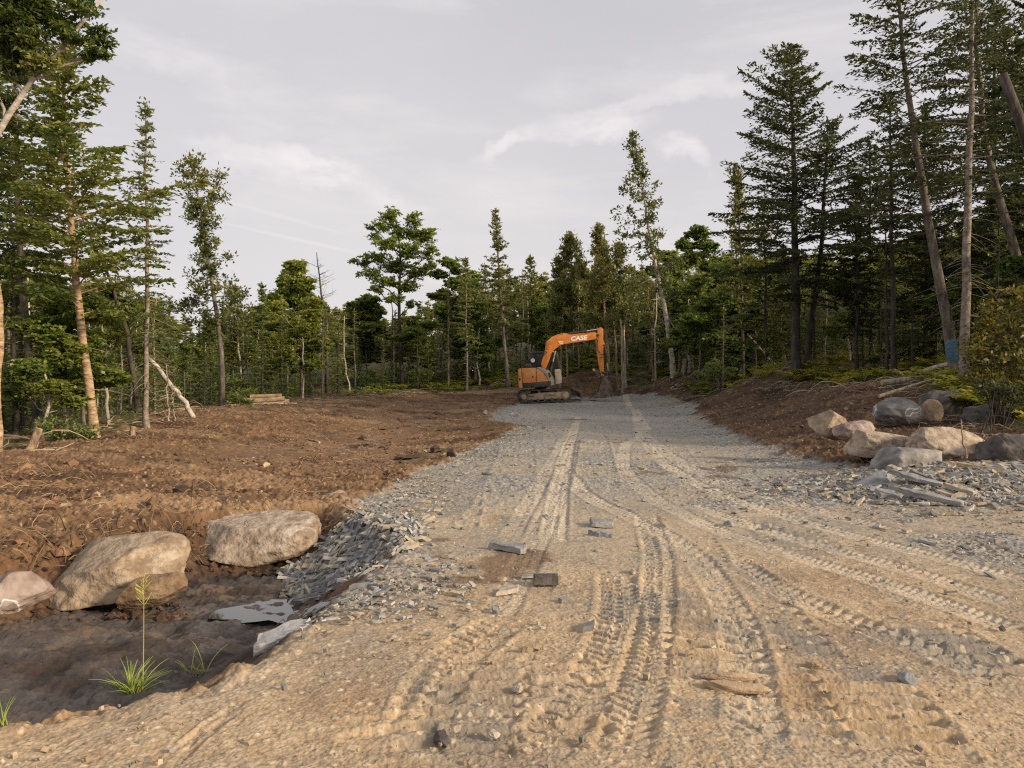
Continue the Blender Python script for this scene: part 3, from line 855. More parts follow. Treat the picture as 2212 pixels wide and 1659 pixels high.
# --- left edge
hem([(205, 950), (195, 860), (180, 750), (165, 620), (152, 480), (142, 330), (138, 230), (140, 120), (150, 60)], 19.8, .125, 2.15, .30,
    'tall yellow birch with flaking golden sunlit bark at the left forest edge', name='yellow_birch', bk=BARK_BIRCH, lf=L_BIRCH, nb=86, lL=.15, lW=.062, e_lo=.25, bend=-.5, tw=.36, gap=.2, rag=.5, lopside=(0, .12), stubs=6)
leafy([(-190, 1010), (-110, 620), (-40, 360), (0, 245), (70, 178), (125, 112), (172, 60), (245, -30)], 14.5, .11,
      [(40, 20, 80, 36), (120, 40, 50, 32), (10, 90, 60, 36), (85, 105, 50, 30), (175, 20, 45, 26), (205, 75, 26, 22), (20, 160, 45, 26), (145, -30, 70, 30), (60, -40, 80, 40), (215, 118, 18, 10), (100, 150, 36, 22), (-30, 210, 50, 30), (-40, 60, 60, 50), (60, 70, 56, 34), (150, 75, 44, 26), (80, 10, 60, 34), (30, 120, 46, 30), (10, 30, 60, 40)],
      'birch with a pale bare stem leaning out over the top left corner', 'leaning_birch', BARK_PALE, L_BIRCH, lL=.10, lW=.04, dens=80, flat=.8)
hem([(83, 928), (66, 800), (46, 640), (38, 450), (32, 250), (28, 60), (26, -60)], 21.5, .12, 2.0, .30,
    'dark hemlock with a twin stem beside it, left of the sunlit yellow birch', bk=BARK_GREY, lL=.17, lW=.055, nb=80, fill=.95, tw=.42)
hem([(58, 925), (50, 840), (44, 740), (40, 620), (20, 450), (0, 300)], 22.4, .08, 1.5, .38, 'thinner grey stem standing just left of the dark twin hemlock', bk=BARK_GREY, lL=.17, lW=.055, nb=60)
dead([(-8, 1000), (-10, 900), (-12, 800), (-4, 720), (-6, 650), (-18, 560)], 16.0, .12, 'thick bleached dead trunk cut by the left picture edge', bk=BARK_BIRCH, nb=5, top=.09)
hem([(317, 938), (313, 860), (315, 760), (317, 640), (319, 520), (317, 400), (314, 300), (314, 226)], 22.0, .085, .98, .30,
    'slim straight spruce with a narrow spire, left of the open bent cedar', name='spruce', bk=BARK_FIR, lf=L_SPRUCE, prof='spruce', nb=74, lL=.13, lW=.04, tw=.30, e_lo=-.35, bend=-.15, gap=.5, fill=.8, stubs=26)
ced([(478, 893), (480, 800), (474, 700), (456, 600), (441, 500), (428, 420), (411, 342)], 33, .125, 1.55, .33,
    'open brown tipped cedar with a bent bare trunk at the left end of the clearing', nb=54, lL=.15, lW=.07, dens=20, prof='flag', tr=.22)
hem([(300, 830), (268, 690), (240, 610), (215, 556), (190, 505), (165, 440)], 26, .10, 1.3, .45, 'dark trunk leaning left behind the slim spruce', nb=34, lL=.15, lW=.05, gap=.5)
leafy([(234, 905), (231, 830), (226, 760), (222, 690)], 22.5, .055, [(225, 690, 34, 22), (200, 730, 36, 20), (250, 735, 34, 20), (230, 770, 36, 18), (200, 790, 26, 16)],
      'small pale birch stem between the yellow birch and the slim spruce', 'birch_sapling', BARK_PALE, L_BIRCH, lL=.12, lW=.05, dens=50)
dead([(428, 916), (405, 875), (375, 838), (345, 800), (318, 772)], 24, .085, 'broken dead trunk leaning left with its pale cut foot on the dirt', name='leaning_snag', bk=BARK_PALE, nb=3, Rm=.4, top=.06)
dead([(364, 925), (363, 880), (361, 830), (358, 785)], 23.2, .035, 'thin dead sapling with bare drooping twigs under the leaning trunk', name='dead_sapling', nb=18, Rm=.8, up=-.2, f0=.15, top=.012)
dead([(378, 922), (375, 885), (372, 845)], 23.5, .026, 'shorter dead sapling right beside the thin drooping one', name='dead_sapling', nb=10, Rm=.5, up=-.1, f0=.2, top=.01)
dead([(110, 905), (100, 830), (90, 760), (84, 700)], 25, .05, 'broken grey stem standing behind the twin hemlock', name='dead_tree', bk=BARK_GREY, nb=6, Rm=.5)
ced([(524, 858), (520, 790), (512, 720), (503, 622)], 40, .07, .62, .55, 'small cedar with a tuft of a crown standing alone right of the open cedar', nb=24, lL=.17, lW=.08, dens=14, stubs=4, bk=BARK_PALE)

# --- centre left
leafy([(654, 862), (651, 780), (646, 690), (640, 585)], 45, .085,
      [(640, 578, 22, 20), (652, 612, 34, 22), (628, 640, 38, 24), (664, 655, 36, 24), (610, 690, 36, 20), (655, 705, 40, 22), (686, 745, 30, 16), (625, 745, 36, 20), (668, 775, 32, 16)],
      'yellow green maple with a rounded top left of the bare dark tree', 'yellowing_maple', BARK_WARM, L_YELL, lL=.22, lW=.13, dens=60)
t = dead([(708, 850), (706, 780), (699, 690), (691, 605), (684, 545)], 47, .11, 'nearly bare dark tree with a twiggy top between the two maples', bk=BARK_DARK, nb=34, Rm=1.3, up=.45)
hem([(568, 852), (567, 760), (566, 690), (565, 616)], 50, .07, .9, .25, 'dark pointed spruce rising behind the yellow maple on its left', name='spruce', lf=L_FIR, prof='fir', nb=46, lL=.24, lW=.07, sp=.15, nl=3)
leafy([(604, 850), (606, 760), (612, 680), (622, 610)], 52, .07, [(622, 608, 20, 22), (600, 650, 32, 22), (578, 682, 32, 20), (612, 700, 34, 20), (590, 735, 32, 18)],
      'dull green maple half hidden behind the yellowing one', 'maple', BARK_GREY, L_MAPLE, lL=.24, lW=.14, dens=52)
leafy([(792, 845), (792, 760), (790, 690), (788, 655)], 56, .06, [(800, 652, 26, 14), (776, 664, 30, 16), (812, 676, 26, 14), (760, 692, 26, 14), (795, 704, 32, 16)],
      'low broad maple filling the gap left of the tall maple', 'maple', BARK_GREY, L_MAPLE, lL=.25, lW=.15, dens=48)
leafy([(868, 834), (866, 770), (862, 700), (860, 640), (868, 575), (862, 520), (852, 465)], 52, .15,
      [(842, 466, 24, 20), (826, 490, 20, 14), (800, 488, 13, 7), (866, 500, 26, 18), (900, 478, 20, 18), (896, 505, 26, 18), (926, 506, 20, 20), (934, 540, 16, 20), (812, 512, 16, 8), (845, 530, 36, 16),
       (890, 545, 34, 20), (812, 552, 36, 12), (776, 562, 26, 9), (850, 572, 40, 18), (905, 585, 30, 18), (800, 590, 34, 10), (930, 572, 14, 14), (838, 608, 34, 12), (880, 618, 28, 14), (812, 625, 22, 9), (850, 645, 22, 12), (890, 655, 18, 10)],
      'tall spreading maple standing far above the treeline left of the excavator', 'tall_maple', BARK_DARK, L_MAPLE, lL=.17, lW=.10, dens=26, limb=.06)
dead([(846, 830), (846, 760), (848, 690), (846, 640)], 52.6, .06, 'second thin dark stem close beside the tall maple', bk=BARK_DARK, nb=8, Rm=.6)
leafy([(950, 830), (958, 720), (966, 640), (974, 575)], 53, .07, [(968, 566, 22, 12), (988, 582, 18, 10), (948, 592, 20, 10), (980, 612, 24, 12), (950, 636, 24, 12), (985, 650, 22, 12), (960, 672, 26, 14)],
      'sparse maple sapling with drooping leaves left of the two pointed spruces', 'maple_sapling', BARK_GREY, L_MAPLE, lL=.24, lW=.13, dens=42)
hem([(1009, 840), (1009, 760), (1007, 660), (1005, 560)], 48, .07, 1.05, .34, 'slim spruce with bare grey lower trunk, left of the hemlock behind the excavator', name='spruce', bk=BARK_FIR, lf=L_SPRUCE, prof='spruce', nb=50, lL=.22, lW=.06, sp=.15, nl=3, stubs=20)
hem([(1099, 824), (1090, 750), (1082, 660), (1076, 560), (1070, 457)], 49, .13, 2.0, .28, 'tall conical hemlock above the back of the excavator', lf=L_CEDAR, bk=BARK_GREY, prof='spruce', nb=70, lL=.24, lW=.075, sp=.14, nl=3, gap=.45, fill=.85, rag=.5)
hem([(1150, 830), (1150, 740), (1148, 650), (1146, 556)], 54, .09, 1.5, .3, 'broad dark conifer just right of the tall conical hemlock', lf=L_HEM, nb=46, lL=.28, lW=.08, sp=.17, nl=3, name='pine', rag=.5)
ced([(1210, 812), (1213, 720), (1220, 620), (1229, 508)], 50, .10, 1.3, .34, 'brown green cedar with two lower stems directly above the excavator boom', nb=44, lL=.2, lW=.1, dens=17, tr=.26, bk=BARK_WARM, lf=L_CEDAR)
ced([(1226, 812), (1222, 740), (1216, 660), (1206, 560)], 50.6, .075, .9, .5, 'slighter cedar stem paired with the brown green cedar above the boom', nb=26, lL=.2, lW=.1, dens=14, tr=.24, bk=BARK_WARM)
ced([(1318, 800), (1300, 720), (1282, 650), (1256, 580), (1238, 518)], 51, .06, .7, .68, 'thin half dead cedar leaning left behind the bucket arm', nb=18, lL=.2, lW=.09, dens=12, tr=.22, stubs=12, bk=BARK_GREY)
ced([(1319, 806), (1310, 720), (1300, 610), (1291, 492)], 49, .12, 1.35, .42, 'tallest ragged cedar of the clump right of the bucket arm', nb=48, lL=.19, lW=.1, dens=16, tr=.26, bk=BARK_WARM)
ced([(1336, 806), (1328, 730), (1316, 640), (1304, 530)], 49.4, .09, .9, .55, 'second pale stem of the cedar clump right of the bucket arm', nb=26, lL=.19, lW=.1, dens=14, tr=.24, bk=BARK_WARM)
ced([(1352, 806), (1348, 720), (1344, 640), (1336, 530)], 50, .085, 1.15, .46, 'right hand cedar of the clump, below the leaning cedar', nb=36, lL=.19, lW=.1, dens=16, tr=.26, bk=BARK_PALE)
ced([(1456, 809), (1447, 740), (1437, 680), (1425, 610), (1409, 540), (1396, 450), (1384, 380), (1364, 292)], 46, .17, 2.15, .36,
    'very tall cedar leaning left on a long pale trunk, right of the excavator', nb=44, lL=.19, lW=.095, dens=15, tr=.26, prof='hemlock', lopside=(2.9, .25), bk=BARK_PALE, lf=L_CEDAR, gap=.45)
dead([(1503, 806), (1486, 770), (1462, 722), (1438, 672)], 46.6, .06, 'pale dead pole propped against the leaning cedar', name='leaning_pole', bk=BARK_PALE, nb=2, Rm=.4, top=.04)
dead([(1514, 803), (1520, 740), (1526, 695), (1533, 652)], 47.5, .12, 'broken topped grey snag right of the propped pole', name='snag', bk=BARK_GREY, nb=3, Rm=.3, top=.09)
dead([(1346, 812), (1344, 760), (1342, 712), (1340, 690)], 47, .10, 'dead stub with bleached antler like branches right of the cedar clump', name='dead_tree', bk=DEADWOOD, nb=7, Rm=1.3, up=.5, top=.05, f0=.7)
leafy([(1522, 760), (1514, 660), (1508, 590), (1505, 520)], 60, .08, [(1505, 502, 26, 16), (1484, 528, 24, 14), (1526, 532, 24, 14), (1500, 556, 34, 16), (1535, 575, 22, 12), (1470, 568, 24, 14)],
      'round topped maple showing above the trees right of the leaning cedar', 'maple', BARK_GREY, L_MAPLE, lL=.26, lW=.14, dens=50)
leafy([(1436, 780), (1438, 680), (1442, 610), (1444, 560)], 58, .06, [(1444, 556, 26, 16), (1425, 585, 26, 14), (1462, 592, 24, 14), (1442, 620, 32, 16)],
      'small light green maple just right of the leaning cedar trunk', 'maple', BARK_GREY, L_MAPLE, lL=.26, lW=.14, dens=50)

# --- right side
ced([(1606, 800), (1603, 680), (1600, 560), (1596, 460), (1591, 366)], 40, .10, 1.0, .30, 'ragged narrow cedar left of the pair of big hemlocks', nb=46, lL=.18, lW=.08, dens=17, tr=.24, bk=BARK_GREY)
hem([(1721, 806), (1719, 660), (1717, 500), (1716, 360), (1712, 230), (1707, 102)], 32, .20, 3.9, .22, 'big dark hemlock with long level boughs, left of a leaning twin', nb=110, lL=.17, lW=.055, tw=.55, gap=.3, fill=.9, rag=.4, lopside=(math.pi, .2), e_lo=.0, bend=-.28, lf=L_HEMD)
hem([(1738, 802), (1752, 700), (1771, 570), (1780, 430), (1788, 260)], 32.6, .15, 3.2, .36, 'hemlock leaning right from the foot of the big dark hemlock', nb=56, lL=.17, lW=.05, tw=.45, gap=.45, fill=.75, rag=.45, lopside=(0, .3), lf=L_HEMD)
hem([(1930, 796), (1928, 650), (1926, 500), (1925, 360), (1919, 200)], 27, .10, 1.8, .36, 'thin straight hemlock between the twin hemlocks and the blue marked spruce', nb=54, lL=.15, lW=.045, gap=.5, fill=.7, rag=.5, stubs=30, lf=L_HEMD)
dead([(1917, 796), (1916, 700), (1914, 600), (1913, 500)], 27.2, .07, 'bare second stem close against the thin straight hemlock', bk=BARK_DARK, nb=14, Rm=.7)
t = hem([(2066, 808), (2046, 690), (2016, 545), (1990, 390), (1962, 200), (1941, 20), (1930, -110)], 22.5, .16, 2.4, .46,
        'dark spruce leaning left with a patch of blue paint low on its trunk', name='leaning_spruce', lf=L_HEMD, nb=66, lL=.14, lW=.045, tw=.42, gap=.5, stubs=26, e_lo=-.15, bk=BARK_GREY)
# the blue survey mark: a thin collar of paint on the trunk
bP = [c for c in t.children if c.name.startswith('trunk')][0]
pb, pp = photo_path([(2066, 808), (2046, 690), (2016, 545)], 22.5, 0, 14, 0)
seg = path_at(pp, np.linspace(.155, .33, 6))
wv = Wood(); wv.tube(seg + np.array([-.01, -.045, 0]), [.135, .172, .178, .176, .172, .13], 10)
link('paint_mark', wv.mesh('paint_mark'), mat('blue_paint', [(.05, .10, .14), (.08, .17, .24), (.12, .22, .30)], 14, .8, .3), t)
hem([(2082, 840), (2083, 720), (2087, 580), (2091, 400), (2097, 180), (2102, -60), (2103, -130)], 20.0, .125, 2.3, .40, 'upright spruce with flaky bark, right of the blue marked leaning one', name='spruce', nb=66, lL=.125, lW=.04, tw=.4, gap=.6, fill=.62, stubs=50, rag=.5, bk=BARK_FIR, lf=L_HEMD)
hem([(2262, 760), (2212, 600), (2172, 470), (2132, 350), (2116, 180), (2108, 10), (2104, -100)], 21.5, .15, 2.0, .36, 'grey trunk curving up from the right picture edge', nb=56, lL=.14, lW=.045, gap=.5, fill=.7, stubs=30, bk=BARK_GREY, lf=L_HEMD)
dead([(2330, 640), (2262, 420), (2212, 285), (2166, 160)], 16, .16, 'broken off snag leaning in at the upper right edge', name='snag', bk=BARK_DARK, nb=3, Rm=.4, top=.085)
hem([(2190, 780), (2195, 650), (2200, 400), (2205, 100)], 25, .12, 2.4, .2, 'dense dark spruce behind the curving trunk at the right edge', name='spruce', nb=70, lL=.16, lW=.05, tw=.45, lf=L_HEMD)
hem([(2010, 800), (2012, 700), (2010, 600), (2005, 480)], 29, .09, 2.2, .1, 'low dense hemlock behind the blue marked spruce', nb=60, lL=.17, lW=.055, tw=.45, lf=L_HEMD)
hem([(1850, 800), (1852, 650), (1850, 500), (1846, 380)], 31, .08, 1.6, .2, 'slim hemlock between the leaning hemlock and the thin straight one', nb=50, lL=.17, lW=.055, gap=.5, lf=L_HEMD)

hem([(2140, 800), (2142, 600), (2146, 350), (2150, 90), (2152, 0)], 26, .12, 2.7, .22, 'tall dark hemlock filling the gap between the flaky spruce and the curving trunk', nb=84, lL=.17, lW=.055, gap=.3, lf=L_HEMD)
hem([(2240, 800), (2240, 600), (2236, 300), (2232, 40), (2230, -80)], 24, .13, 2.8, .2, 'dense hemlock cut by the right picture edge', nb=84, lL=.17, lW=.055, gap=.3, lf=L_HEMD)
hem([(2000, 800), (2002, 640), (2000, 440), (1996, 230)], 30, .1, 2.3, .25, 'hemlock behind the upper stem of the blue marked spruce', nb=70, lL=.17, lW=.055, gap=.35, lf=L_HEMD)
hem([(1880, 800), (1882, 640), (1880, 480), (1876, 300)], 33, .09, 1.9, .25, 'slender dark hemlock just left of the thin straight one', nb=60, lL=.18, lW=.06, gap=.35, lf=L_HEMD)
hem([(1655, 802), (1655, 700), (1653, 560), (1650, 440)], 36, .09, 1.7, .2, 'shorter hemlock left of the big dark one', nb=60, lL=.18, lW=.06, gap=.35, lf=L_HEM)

# --- shrubs
def shrub(px, py, D, bl, label, lf, lL=.1, lW=.05, dens=70, name='shrub', cat='shrub', flat=.4):
    b = at(px, py, D); b[2] = h0(b[0], b[1]) - .05
    w, lv = Wood(), Leaves()
    for (bx, by, rx, ry) in bl:
        c = at(bx, by, D) - b; r = np.array([rx, rx * .9, ry]) * D / FPX
        for k in range(3):
            q = np.linspace(0, 1, 5)[:, None]
            e = c + rvec(1, .35)[0] * r
            w.tube(np.array([0, 0, 0]) + rng.normal(0, .08, 3) * [1, 1, 0] + q * e + np.c_[np.zeros((5, 2)), .15 * np.sin(q[:, 0] * 3.1)], np.linspace(.016, .004, 5), 4)
        for k in range(int(16 + 40 * r[0] * r[2])):
            o = rvec(1, 1)[0]; o /= np.linalg.norm(o); o *= rng.random() ** .4
            tuft(lv, c + o * r, (.17, .17, .09), int(dens * rng.uniform(.2, .5)), lL, lW, 0, .45 + .2 * o[2] + rng.normal(0, .12), flat)
    return tree(name, label, b, w, lv, BARK_DARK, lf, cat, None, 'foliage', 'stems')
shrub(2160, 850, 15.5, [(2140, 690, 34, 44), (2185, 660, 40, 50), (2110, 760, 36, 40), (2165, 770, 50, 50), (2215, 760, 50, 60), (2240, 680, 40, 60), (2120, 820, 36, 26), (2180, 830, 50, 30)],
      'golden brown leafy bush at the right edge above the boulders', L_OLIVE, .11, .05, 60)
shrub(1556, 826, 38, [(1555, 796, 34, 24), (1528, 808, 26, 16), (1585, 808, 24, 16)], 'rounded dark green bush where the dirt bank meets the forest', L_FIR, .14, .06, 60)
shrub(1585, 800, 42, [(1575, 760, 26, 22), (1600, 770, 24, 20)], 'lighter green bush just behind the rounded dark bush', L_MAPLE, .16, .09, 50)
shrub(2130, 850, 14.2, [(2150, 838, 44, 20), (2196, 846, 40, 26)], 'low dark bush over the grey boulders at the right edge', L_HEMD, .09, .035, 60)
shrub(150, 955, 18.6, [(150, 930, 40, 20), (110, 925, 36, 24), (190, 935, 24, 14)], 'low dark fir brush at the foot of the yellow birch', L_FIR, .1, .04, 60)
shrub(520, 885, 32.5, [(512, 862, 18, 16), (530, 868, 14, 10)], 'small green bush right of the open cedar foot', L_FIR, .13, .05, 60)

# ------------------------------------------------------------------ the crowded trees of the wood behind
SKY = np.array([(-400, 500), (0, 560), (200, 600), (330, 640), (420, 690), (500, 680), (560, 650), (650, 640), (760, 655), (830, 690), (900, 660), (960, 625), (1020, 600), (1150, 585), (1230, 560), (1340, 570),
                (1450, 575), (1510, 560), (1570, 545), (1640, 545), (1750, 560), (1850, 565), (1950, 535), (2050, 500), (2150, 440), (2212, 400), (2600, 300)])
def proto(kind, v):
    if kind == 'fir':
        P = refine([(0, 0, 0), (.05, 0, 4), (0, .05, 8)], 10, .02); return (*conifer(P, .09, .06, 1.45, 'fir', 62, .24, .075, -.2, .6, -.3, .16, .4, .9, .25, 4, nl=3), BARK_DARK, L_FIR)
    if kind == 'spruce':
        P = refine([(0, 0, 0), (.1, .05, 4.5), (0, .1, 9)], 10, .03); return (*conifer(P, .085, .34, 1.25, 'spruce', 50, .23, .07, -.3, .6, -.2, .16, .36, .85, .45, 26, nl=3, rag=.5), BARK_FIR, L_SPRUCE)
    if kind == 'hemlock':
        P = refine([(0, 0, 0), (.1, -.1, 4.5), (-.15, .1, 9)], 10, .04); return (*conifer(P, .11, .22, 1.9, 'hemlock', 52, .25, .08, -.1, .7, -.3, .17, .5, .85, .4, 10, nl=3, rag=.5), BARK_DARK, L_HEM)
    if kind == 'cedar':
        P = refine([(0, 0, 0), (.2, .1, 4), (-.1, .2, 8)], 10, .04); return (*cedar(P, .10, .32, 1.2, 36, 'column', .2, .1, 15, 12, tr=.26), BARK_WARM, L_CEDAR)
    if kind in ('maple', 'yellow maple'):
        P = refine([(0, 0, 0), (.1, .1, 3), (-.1, 0, 6.3)], 9, .05)
        bl = [((rng.normal(0, .75), rng.normal(0, .75), z), (rng.uniform(.6, 1.0), rng.uniform(.6, 1.0), rng.uniform(.35, .55))) for z in np.linspace(2.6, 7.2, 11)]
        return (*blobtree(P, .08, bl, .23, .13, 52, fork=.5), BARK_PALE if v else BARK_GREY, L_YELL if kind != 'maple' else L_MAPLE)
    if kind == 'birch':
        P = refine([(0, 0, 0), (.15, 0, 4), (.0, .2, 8)], 10, .05)
        bl = [((rng.normal(0, .4), rng.normal(0, .4), z), (.55, .55, .4)) for z in np.linspace(4.6, 8.3, 8)]
        return (*blobtree(P, .06, bl, .2, .11, 42, fork=.6), BARK_PALE, L_BIRCH)
    if kind == 'pole':
        P = refine([(0, 0, 0), (.2 + .3 * v, 0, 3), (.5, .2, 6)], 9, .05); return (bare(P, .065, 22, .7, .0, .02, .2), None, BARK_PALE if v else DEADWOOD, None)
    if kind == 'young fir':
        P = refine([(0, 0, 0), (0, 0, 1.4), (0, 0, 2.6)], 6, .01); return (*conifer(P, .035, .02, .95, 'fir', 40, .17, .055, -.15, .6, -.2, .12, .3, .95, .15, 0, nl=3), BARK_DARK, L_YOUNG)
    if kind == 'brush':
        w, lv = Wood(), Leaves()
        for k in range(26):
            o = np.array([rng.normal(0, .55), rng.normal(0, .55), rng.uniform(.15, 1.2)])
            w.tube(np.linspace(0, 1, 4)[:, None] * o, [.012, .008, .005, .003], 3)
            tuft(lv, o, (.25, .25, .14), 26, .16, .09, 0, .45 + rng.normal(0, .12), .8)
        return (w, lv, BARK_DARK, L_MAPLE)
NAMES = {'fir': ('fir', 'fir with close dark boughs'), 'spruce': ('spruce', 'thin spruce with bare lower trunk'), 'hemlock': ('hemlock', 'feathery hemlock with drooping dark boughs'),
         'cedar': ('cedar', 'ragged olive cedar with a reddish trunk'), 'maple': ('maple', 'green leafy maple'), 'yellow maple': ('maple', 'yellow green leafy maple'), 'birch': ('birch', 'slim pale stemmed birch'),
         'pole': ('dead_tree', 'bare dead pole'), 'young fir': ('young_fir', 'knee to head high young fir'), 'brush': ('shrub', 'leafy undergrowth bush')}
CAT = {'young fir': 'young tree', 'brush': 'shrub', 'pole': 'dead tree'}
protos = {k: [proto(k, v) for v in (0, 1)] for k in NAMES}
HT = {'fir': 8, 'spruce': 9, 'hemlock': 9, 'cedar': 8, 'maple': 7.6, 'yellow maple': 7.6, 'birch': 8.6, 'pole': 6, 'young fir': 2.6, 'brush': 1.4}
meshes = {}
def proto_mesh(k, v):
    if (k, v) not in meshes:
        w, lv, bk, lf = protos[k][v]
        a = w.mesh('trunk'); a.materials.append(bk)
        c = None
        if lv is not None: c = lv.mesh('crown'); c.materials.append(lf)
        meshes[(k, v)] = (a, c)
    return meshes[(k, v)]
def region(px):
    return ('on the left side of the clearing' if px < 500 else 'in the far treeline around the tall maple' if px < 1000 else 'in the far treeline behind the excavator' if px < 1560 else 'on the wooded slope at the right')
MIX = [(500, [('fir', .28), ('spruce', .2), ('hemlock', .18), ('birch', .14), ('maple', .10), ('pole', .10)]),
       (760, [('fir', .22), ('spruce', .22), ('yellow maple', .2), ('birch', .18), ('cedar', .08), ('pole', .10)]),
       (1000, [('fir', .24), ('spruce', .32), ('hemlock', .06), ('maple', .14), ('birch', .12), ('pole', .12)]),
       (1560, [('fir', .14), ('spruce', .22), ('cedar', .26), ('maple', .16), ('hemlock', .08), ('pole', .14)]),
       (9999, [('hemlock', .38), ('fir', .24), ('maple', .22), ('cedar', .08), ('spruce', .08)])]
cx_, cy_ = rng.uniform(-60, 62, 26000), rng.uniform(4, 96, 26000)
sdc_ = poly_sd(cx_, cy_, CLEAR)
pxs_ = CX + FPX * cx_ / cy_
inview = (np.abs(cx_) < .70 * cy_ + 3) & (sdc_ < -.5) & ~((pxs_ > 720) & (pxs_ < 1150) & (sdc_ > -2.8)) & ~((pxs_ > 1560) & (sdc_ > -2.4))
order = np.where(inview)[0]; order = order[np.argsort(-sdc_[order] + rng.uniform(0, 2.0, len(order)))]
placed = np.zeros((0, 3)); front, deep = [], []
for i in order:
    d = -sdc_[i]; x, y = cx_[i], cy_[i]
    need = 1.45 if d < 8 else 2.0 if d < 22 else 3.0
    if len(placed) and np.min((placed[:, 0] - x) ** 2 + (placed[:, 1] - y) ** 2) < need * need: continue
    placed = np.concatenate([placed, [[x, y, d]]])
    (front if d < 9.5 else deep).append((x, y, d))
front = sorted(front, key=lambda p: p[2])[:250]
nt_ = 0
def choose(px):
    for lim, mx in MIX:
        if px < lim:
            return mx[rng.choice(len(mx), p=np.array([m[1] for m in mx]) / sum(m[1] for m in mx))][0]
def stand(k, x, y, z, H):
    s = max(.25, H / HT[k])
    v = int(rng.random() < .5)
    a, c = proto_mesh(k, v)
    nm, lb = NAMES[k]
    reg = region(vpix(x, y, z)[0])
    t = empty(nm, (x, y, z - .08), lb + ' ' + reg, CAT.get(k, 'tree'), lb.split(' with')[0] + 's ' + reg, rng.uniform(0, 6.28))
    wd = s ** .6 * rng.uniform(.85, 1.15)
    t.scale = (wd, wd, s)
    link('trunk', a, None, t)
    if c is not None: link('crown', c, None, t)
    return t
for (x, y, d) in front:
    z = h0(x, y); px, _ = vpix(x, y, z)
    ysk = float(np.interp(px, SKY[:, 0], SKY[:, 1]))
    Hmax = (HORIZ - ysk) * math.hypot(x * .0, y) / FPX + CAMZ - z
    k = choose(px)
    H = Hmax * (rng.uniform(.55, 1.0) if rng.random() < .75 else rng.uniform(.95, 1.12))
    stand(k, x, y, z, float(np.clip(H, 2.2, 13)))
# young firs and brush along the edge
n_y = 0; tries = 0
pl2 = []
while n_y < 290 and tries < 9000:
    tries += 1
    i = order[rng.integers(0, len(order))]
    x, y, d = cx_[i], cy_[i], -sdc_[i]
    if d > 10 or y > 66: continue
    if any((x - a) ** 2 + (y - b) ** 2 < 1.0 for a, b in pl2): continue
    px, _ = vpix(x, y, 0)
    if 760 < px < 1560 and d < 2.6: continue
    if px > 1560 and d < 2.5: continue
    pl2.append((x, y)); n_y += 1
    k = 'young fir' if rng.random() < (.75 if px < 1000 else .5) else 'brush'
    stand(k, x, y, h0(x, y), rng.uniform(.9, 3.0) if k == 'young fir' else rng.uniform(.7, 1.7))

# the wood beyond, one mass
def mass(pts, name, label):
    Vl, Ql, Tl, n = [], [], [], 0
    src = [protos[k][v][1].arrays() for k in ('fir', 'hemlock', 'maple', 'spruce') for v in (0, 1)]
    hts = [8, 8, 9, 9, 7.6, 7.6, 9, 9]
    for (x, y, d) in pts:
        z = h0(x, y); px, _ = vpix(x, y, z)
        ysk = float(np.interp(px, SKY[:, 0], SKY[:, 1]))
        Hm = (HORIZ - ysk) * y / FPX + CAMZ - z
        H = float(np.clip(Hm * rng.uniform(.7, 1.0), 4.0, 15))
        j = rng.integers(0, 8); C, D, S_, L, W, T = src[j]
        keep = rng.random(len(C)) < .26
        s = H / hts[j]; sx = s ** .5 * 1.15
        a = rng.uniform(0, 6.28); ca, sa = math.cos(a), math.sin(a)
        M = np.array([[ca * sx, sa * sx, 0], [-sa * sx, ca * sx, 0], [0, 0, s]])
        c = C[keep] @ M + [x, y, z]
        dd = D[keep] @ M; dd /= np.linalg.norm(dd, axis=1)[:, None]
        ss = S_[keep] @ M; ss /= np.linalg.norm(ss, axis=1)[:, None]
        l = (L[keep] * 1.9)[:, None] / 2; w_ = (W[keep] * 2.1)[:, None] / 2
        Vl.append(np.stack([c - dd * l, c - dd * l * .15 - ss * w_, c + dd * l, c - dd * l * .15 + ss * w_], 1).reshape(-1, 3))
        Tl.append(np.repeat(np.clip(T[keep] + rng.normal(0, .12), 0, 1), 4))
    V = np.concatenate(Vl)
    me = np_mesh(name, V, np.arange(len(V)).reshape(-1, 4), None, False, {'tint': ('FLOAT', np.concatenate(Tl))})
    tag(link(name, me, L_HEM), label, 'forest', None, 'stuff')
deep = [p for p in deep if p[2] < 45]
deep = deep if len(deep) <= 460 else [deep[i] for i in rng.choice(len(deep), 460, False)]
mass(deep, 'forest', 'unbroken dark green forest beyond the nearer trees')
print('trees', len(front), 'deep', len(deep))
# ------------------------------------------------------------------ excavator
TILT = 0.055
ORANGE = mat('orange_paint', [(.40, .125, .02), (.56, .185, .028), (.60, .205, .03), (.52, .27, .10)], 4.5, .45, .1, 30, detail=9)
ORANGE_DUSTY = mat('dusty_orange_paint', [(.38, .17, .06), (.56, .22, .055), (.60, .26, .075), (.50, .34, .18)], 3.2, .62, .1, 30, detail=9)
BLACK = mat('black_paint', [(.012, .012, .013), (.03, .028, .026), (.08, .07, .055)], 3.5, .5, .05, 30)
RUBBER = mat('track_rubber', [(.014, .013, .012), (.035, .031, .027), (.13, .105, .075)], 5, .9, .3, 40)
DUSTY = mat('mud_caked_metal', [(.17, .13, .085), (.30, .24, .165), (.36, .30, .22)], 4, .95, .4, 24)
BEIGE = mat('dusty_cover', [(.20, .17, .125), (.34, .30, .235), (.40, .36, .29)], 3, .85, .15, 24)
STEELB = mat('worn_bucket_steel', [(.04, .032, .026), (.10, .08, .065), (.19, .155, .12)], 4, .7, .3, 20, metal=.3)
CHROME = mat('chrome_rod', [(.62, .62, .63), (.72, .72, .73)], 6, .16, 0, metal=1.0)
